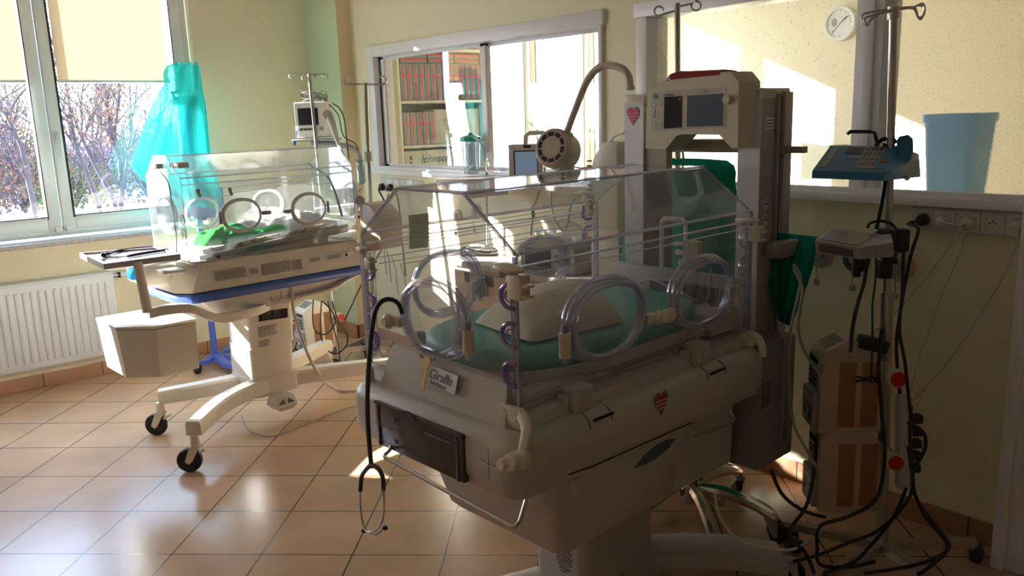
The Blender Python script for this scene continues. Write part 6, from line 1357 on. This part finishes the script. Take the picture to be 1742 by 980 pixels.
# ============================================================ NEXT ROOM
q = onY(1430, 40, YN-.02); ck = thing('wall_clock', 'round white wall clock on the far wall of the next room', 'clock', q)
rc = 28.5*((q-CC).dot(cf))/FP
mb = MB(); mb.lathe([(0, .018), (rc, .018), (rc*1.0, -.012), (rc*.94, -.022), (rc*.84, -.020), (rc*.82, -.008), (0, -.008)], (0, 0, 0), (0, 1, 0), 44, m=mat('clock_rim', (.80, .84, .83), .3)); mb.build('rim', None, ck)
mb = MB(); mb.lathe([(0, -.0085), (rc*.82, -.0085), (rc*.82, -.0095), (0, -.0095)], (0, 0, 0), (0, 1, 0), 40, m=paper)
for k in range(12): a = k*PI/6; mb.box((rc*.72*math.sin(a), -.010, rc*.72*math.cos(a)), (.004, .001, .016 if k % 3 == 0 else .008), rot=Matrix.Rotation(a, 3, 'Y'), m=dark)
mb.ell((-rc*.36, -.0098, rc*.08), (rc*.18, .001, rc*.26), m=mat('dial_picture_grey', (.30, .30, .34), .6)); 
mb.build('dial', None, ck)
for a, l, w in ((.82, .55, .005), (3.9, .72, .004), (.95, .70, .0015)):
    mb = MB(); mb.box((rc*l*.5*math.sin(a), -.0125, rc*l*.5*math.cos(a)), (w, .0015, rc*l), rot=Matrix.Rotation(a, 3, 'Y'), m=dark); mb.build('clock_hand', None, ck)
# shelf unit with packs
sx0, sx1, sy0, sy1 = -5.46, -5.10, 3.33, 4.10
sh_ = thing('shelf_unit', 'white open shelf unit full of taped packs in the next room', 'shelving', (sx0, (sy0+sy1)/2, 0)); hy = (sy1-sy0)/2
lv = [.10, .70, 1.315, 1.632, 2.0, 2.3]
m_sh = mat('shelf_white', (.74, .73, .70), .45)
mb = MB(); mb.b2((.0, -hy-.02, 0), (sx1-sx0, -hy, 2.35), .002); mb.build('side_panel', m_sh, sh_); mb = MB(); mb.b2((.0, hy, 0), (sx1-sx0, hy+.02, 2.35), .002); mb.build('side_panel', m_sh, sh_)
mb = MB(); mb.b2((0, -hy, .05), (.01, hy, 2.35)); mb.build('back_panel', m_sh, sh_)
for z in lv: mb = MB(); mb.b2((.01, -hy, z-.02), (sx1-sx0, hy, z), .002); mb.build('shelf_board', m_sh, sh_)
def pack(p, d, label, group, horiz=False):
    """cloth-wrapped pack with a cross of red tape; p = base centre of its front, d = (depth, width, height)"""
    mb = MB(); mb.b2((-d[0], -d[1]/2, 0), (0, d[1]/2, d[2]), .004); o = mb.build('taped_pack', packm); o.location = p
    ttag(o, label, 'pack', group)
    mb = MB(); tw_ = .008 if not horiz else .007
    mb.b2((-.001, -tw_, .003), (.0012, tw_, d[2]-.003)); mb.b2((-.001, -d[1]/2+.002, d[2]*.66-.007), (.0012, d[1]/2-.002, d[2]*.66+.007)); mb.build('red_tape', pinktape, o); return o
def pack_copy(o, p): 
    c = o.copy(); COL.objects.link(c); c.location = p
    for ch in o.children: k = ch.copy(); COL.objects.link(k); k.parent = c
    return c
pw_ = .052; first = None; n_up = int((2*hy-.02)/pw_)
for k in range(n_up):
    p = (sx1-.015, sy0+.015+pw_*(k+.5), 1.633)
    if first is None: first = pack(p, (.28, pw_-.004, .262), 'upright blue-grey pack crossed with red tape on the upper shelf', 'packs standing on the upper shelf')
    else: pack_copy(first, p)
fh = None
for r_ in range(2):
    for k in range(3):
        p = (sx1-.02, sy0+.14+k*.24, 1.897+r_*.035)
        if fh is None: fh = pack(p, (.27, .225, .033), 'flat blue-grey pack with red tape lying on top of the upright packs', 'flat packs above the upright ones', True)
        else: pack_copy(fh, p)
fm = None
for k in range(5):
    p = (sx1-.015, sy0+.02+.056*(k+.5), 1.316)
    if fm is None: fm = pack(p, (.28, .051, .235), 'upright blue-grey pack crossed with red tape on the middle shelf', 'packs standing on the middle shelf')
    else: pack_copy(fm, p)
ft_ = None
for k in range(10):
    p = (sx1-.02, sy0+.25+.05*(k+.5), 2.001)
    if ft_ is None: ft_ = pack(p, (.28, .046, .10), 'short blue-grey pack with red tape on the top shelf', 'packs on the top shelf')
    else: pack_copy(ft_, p)
def carton(y0, y1, z, h, lab, lines, lx):
    mb = MB(); mb.b2((-.30, y0, 0), (0, y1, h), .003); o = mb.build('carton', cardb); o.location = (sx1-.03, 0, z+.001); ttag(o, lab, 'box')
    for body, sz, yy, zz, sh2 in lines: text(body, sz, (.0012, yy, zz), (0, 1, 0), (0, 0, 1), mat('carton_ink', (.04, .14, .14), .6), o, shear=sh2)
    return o
carton(3.63, 4.05, 1.316, .25, 'pale carton with dark green print beside the packs on the middle shelf', [('Cottonelle', .030, 3.72, .19, .2), ('for sensitive skin', .020, 3.71, .165, .1), ('soft', .034, 3.76, .11, 0)][1:2]+[('care', .034, 3.76, .12, .1)], 0)
carton(3.36, 4.02, 1.0, .27, 'pale carton with blue script lettering on the lower shelf', [("Johnson's", .075, 3.50, .19, .25), ('baby', .04, 3.60, .145, .1)], 0) if False else None
mb = MB(); mb.b2((-.30, 3.36, 0), (0, 4.02, .29), .003); o = mb.build('carton', cardb); o.location = (sx1-.03, 0, .985); 
ttag(o, 'pale carton with blue script lettering on the lower shelf', 'box')
for body, sz, yy, zz, sh2, mm in (("Johnson's", .082, 3.49, .20, .28, mat('ink_blue', (.02, .10, .25), .6)), ('baby', .045, 3.60, .155, .1, MATS['ink_blue'])): text(body, sz, (.0012, yy, zz), (0, 1, 0), (0, 0, 1), mm, o, shear=sh2)
mb = MB()
for zz in (.24, .20, .16): mb.box((.001, 3.405, zz), (.001, .018, .03), m=dark)
mb.build('handling_marks', None, o)
# lower support shelf for that carton
mb = MB(); mb.b2((.01, -hy, .965), (sx1-sx0, hy, .985), .002); mb.build('shelf_board', m_sh, sh_)
# blue tub on a table near the wet pane
tb_ = thing('table', 'plain white table in the next room behind the wet pane', 'table', (-1.30, 3.55, 0))
mb = MB(); mb.b2((-.55, -.32, .92), (.45, .32, .95), .004); mb.build('tabletop', m_sh, tb_)
for x in (-.5, .4):
    for y in (-.28, .28): mb = MB(); mb.b2((x-.02, y-.02, 0), (x+.02, y+.02, .92), .003); mb.build('leg', steel, tb_)
P_ = [onY(*p, 3.35) for p in ((1572, 195), (1690, 196), (1668, 312), (1586, 312))]; c_ = sum(P_, Vector())/4
tubc = Vector((c_.x-.035, 3.45, .951)); ht = P_[0].z-.951; w0 = (P_[1].x-P_[0].x)/2*.80
mb = MB(); mb.loft([rrect(-w0*.72, w0*.72, -.08, .08, 0, .03), rrect(-w0, w0, -.11, .11, ht-.03, .03), rrect(-w0*1.04, w0*1.04, -.12, .12, ht-.03, .03), rrect(-w0*1.04, w0*1.04, -.12, .12, ht, .03), rrect(-w0*.96, w0*.96, -.10, .10, ht, .03), rrect(-w0*.68, w0*.68, -.07, .07, .01, .03)]); o = mb.build('tub', mat('light_blue_plastic', (.20, .45, .80), .45)); o.location = tubc; ttag(o, 'light blue plastic tub seen through the wet frosted pane', 'tub')

# ============================================================ OUTSIDE
mb = MB(); mb.b2((-120, -60, -.7), (-5.9, 90, -.6)); struct('ground', mb, groundm)
def tree(label, x, y, h, seed, lm, group):
    rnd = random.Random(seed); t = thing('tree', label, 'tree', (x, y, -.6), 0, group); mb = MB(); tips = []
    def br(p, d, L, r, dep):
        pts = [p]; q = p.copy(); dd = d.copy()
        for i in range(4): dd = (dd+Vector((rnd.uniform(-.22, .22), rnd.uniform(-.22, .22), rnd.uniform(-.08, .12)))).normalized(); q = q+dd*L/4; pts.append(q.copy())
        mb.tube(pts, lambda t_: r*(1-.5*t_), 5 if dep else 7)
        if dep >= 3: tips.extend(pts[2:]); return
        for k in range(4 if dep else 6):
            s_ = pts[rnd.randint(1 if dep else 2, 4)]; nd_ = (dd+Vector((rnd.uniform(-1, 1), rnd.uniform(-1, 1), rnd.uniform(-.2, .7)))*.9).normalized(); br(s_, nd_, L*rnd.uniform(.5, .72), r*.5, dep+1)
    br(Vector((0, 0, 0)), Vector((0, 0, 1)), h*.55, .065, 0); mb.build('trunk', bark, t, smooth=True)
    mb = MB(); bm = mb.bm
    for tp_ in tips:
        for k in range(4):
            c = tp_+Vector((rnd.gauss(0, .28), rnd.gauss(0, .28), rnd.gauss(0, .25))); s_ = rnd.uniform(.02, .042); a = Vector((rnd.uniform(-1, 1), rnd.uniform(-1, 1), rnd.uniform(-1, 1))).normalized(); b = a.orthogonal().normalized()
            bm.faces.new([bm.verts.new(c+v) for v in (a*s_, b*s_*.6, -a*s_, -b*s_*.6)])
    mb.build('foliage', lm, t, smooth=False); return t
rt_ = random.Random(99)
tspec = [(-19, .2, 8, leafm), (-17.5, 3.2, 8.5, leafm), (-20, 5.0, 9, leafg), (-16.5, 4.3, 7, leafm)]+[(-20-rt_.uniform(0, 16), -1.5+i*1.0+rt_.uniform(-.4, .4), rt_.uniform(8, 12), rt_.choice([leafm, leafg, leafm])) for i in range(13)]
for k, (x, y, h, lm) in enumerate(tspec): tree('autumn tree in the dense stand of trees outside the left window', x, y, h*.52, 20+k, lm, 'autumn trees outside the left window')

bushm = cloth('dusky_bush_leaves', (.10, .085, .11), .3)
def bush(x, y, h, seed, k):
    rnd = random.Random(seed); t = thing('bush', 'low dusky bush below the trees outside the left window', 'bush', (x, y, -.6), 0, 'bushes below the trees outside'); mb = MB(); bm = mb.bm
    for i in range(14):
        a = rnd.uniform(0, 2*PI); e = Vector((math.cos(a)*rnd.uniform(.3, 1.1), math.sin(a)*rnd.uniform(.3, 1.1), h*rnd.uniform(.6, 1))); mb.tube([(0, 0, 0), e*.5+Vector((rnd.uniform(-.2, .2), rnd.uniform(-.2, .2), .1)), e], .018, 4)
    mb.build('stems', bark, t); mb = MB(); bm = mb.bm
    for i in range(1100):
        a = rnd.uniform(0, 2*PI); r_ = rnd.random()**.5*1.3; c = Vector((math.cos(a)*r_, math.sin(a)*r_, h*rnd.uniform(.05, 1)*(1-.3*r_))); s_ = rnd.uniform(.04, .09); n_ = Vector((rnd.uniform(-1, 1), rnd.uniform(-1, 1), rnd.uniform(-1, 1))).normalized(); b = n_.orthogonal().normalized()
        bm.faces.new([bm.verts.new(c+v) for v in (n_*s_, b*s_*.6, -n_*s_, -b*s_*.6)])
    mb.build('foliage', [bushm, leafm, leafg][k % 3], t, smooth=False)
rt_ = random.Random(5)
for k in range(16):
    bx_ = -24-(k % 4)*3.5-rt_.uniform(0, 2); bush(bx_, -bx_*(.13+.20*k/15)+rt_.uniform(-.4, .4), rt_.uniform(1.6, 3.4), 300+k, k)

# ============================================================ RENDER SETTINGS
S.view_settings.view_transform = 'Standard'; S.view_settings.look = 'None'; S.view_settings.gamma = 1; S.view_settings.use_curve_mapping = False; S.view_settings.exposure = .75
S.cycles.use_denoising = True; S.cycles.max_bounces = 8; S.cycles.diffuse_bounces = 5; S.cycles.glossy_bounces = 4; S.cycles.transparent_max_bounces = 40; S.cycles.transmission_bounces = 4
S.cycles.caustics_reflective = False; S.cycles.caustics_refractive = False; S.cycles.sample_clamp_indirect = 6
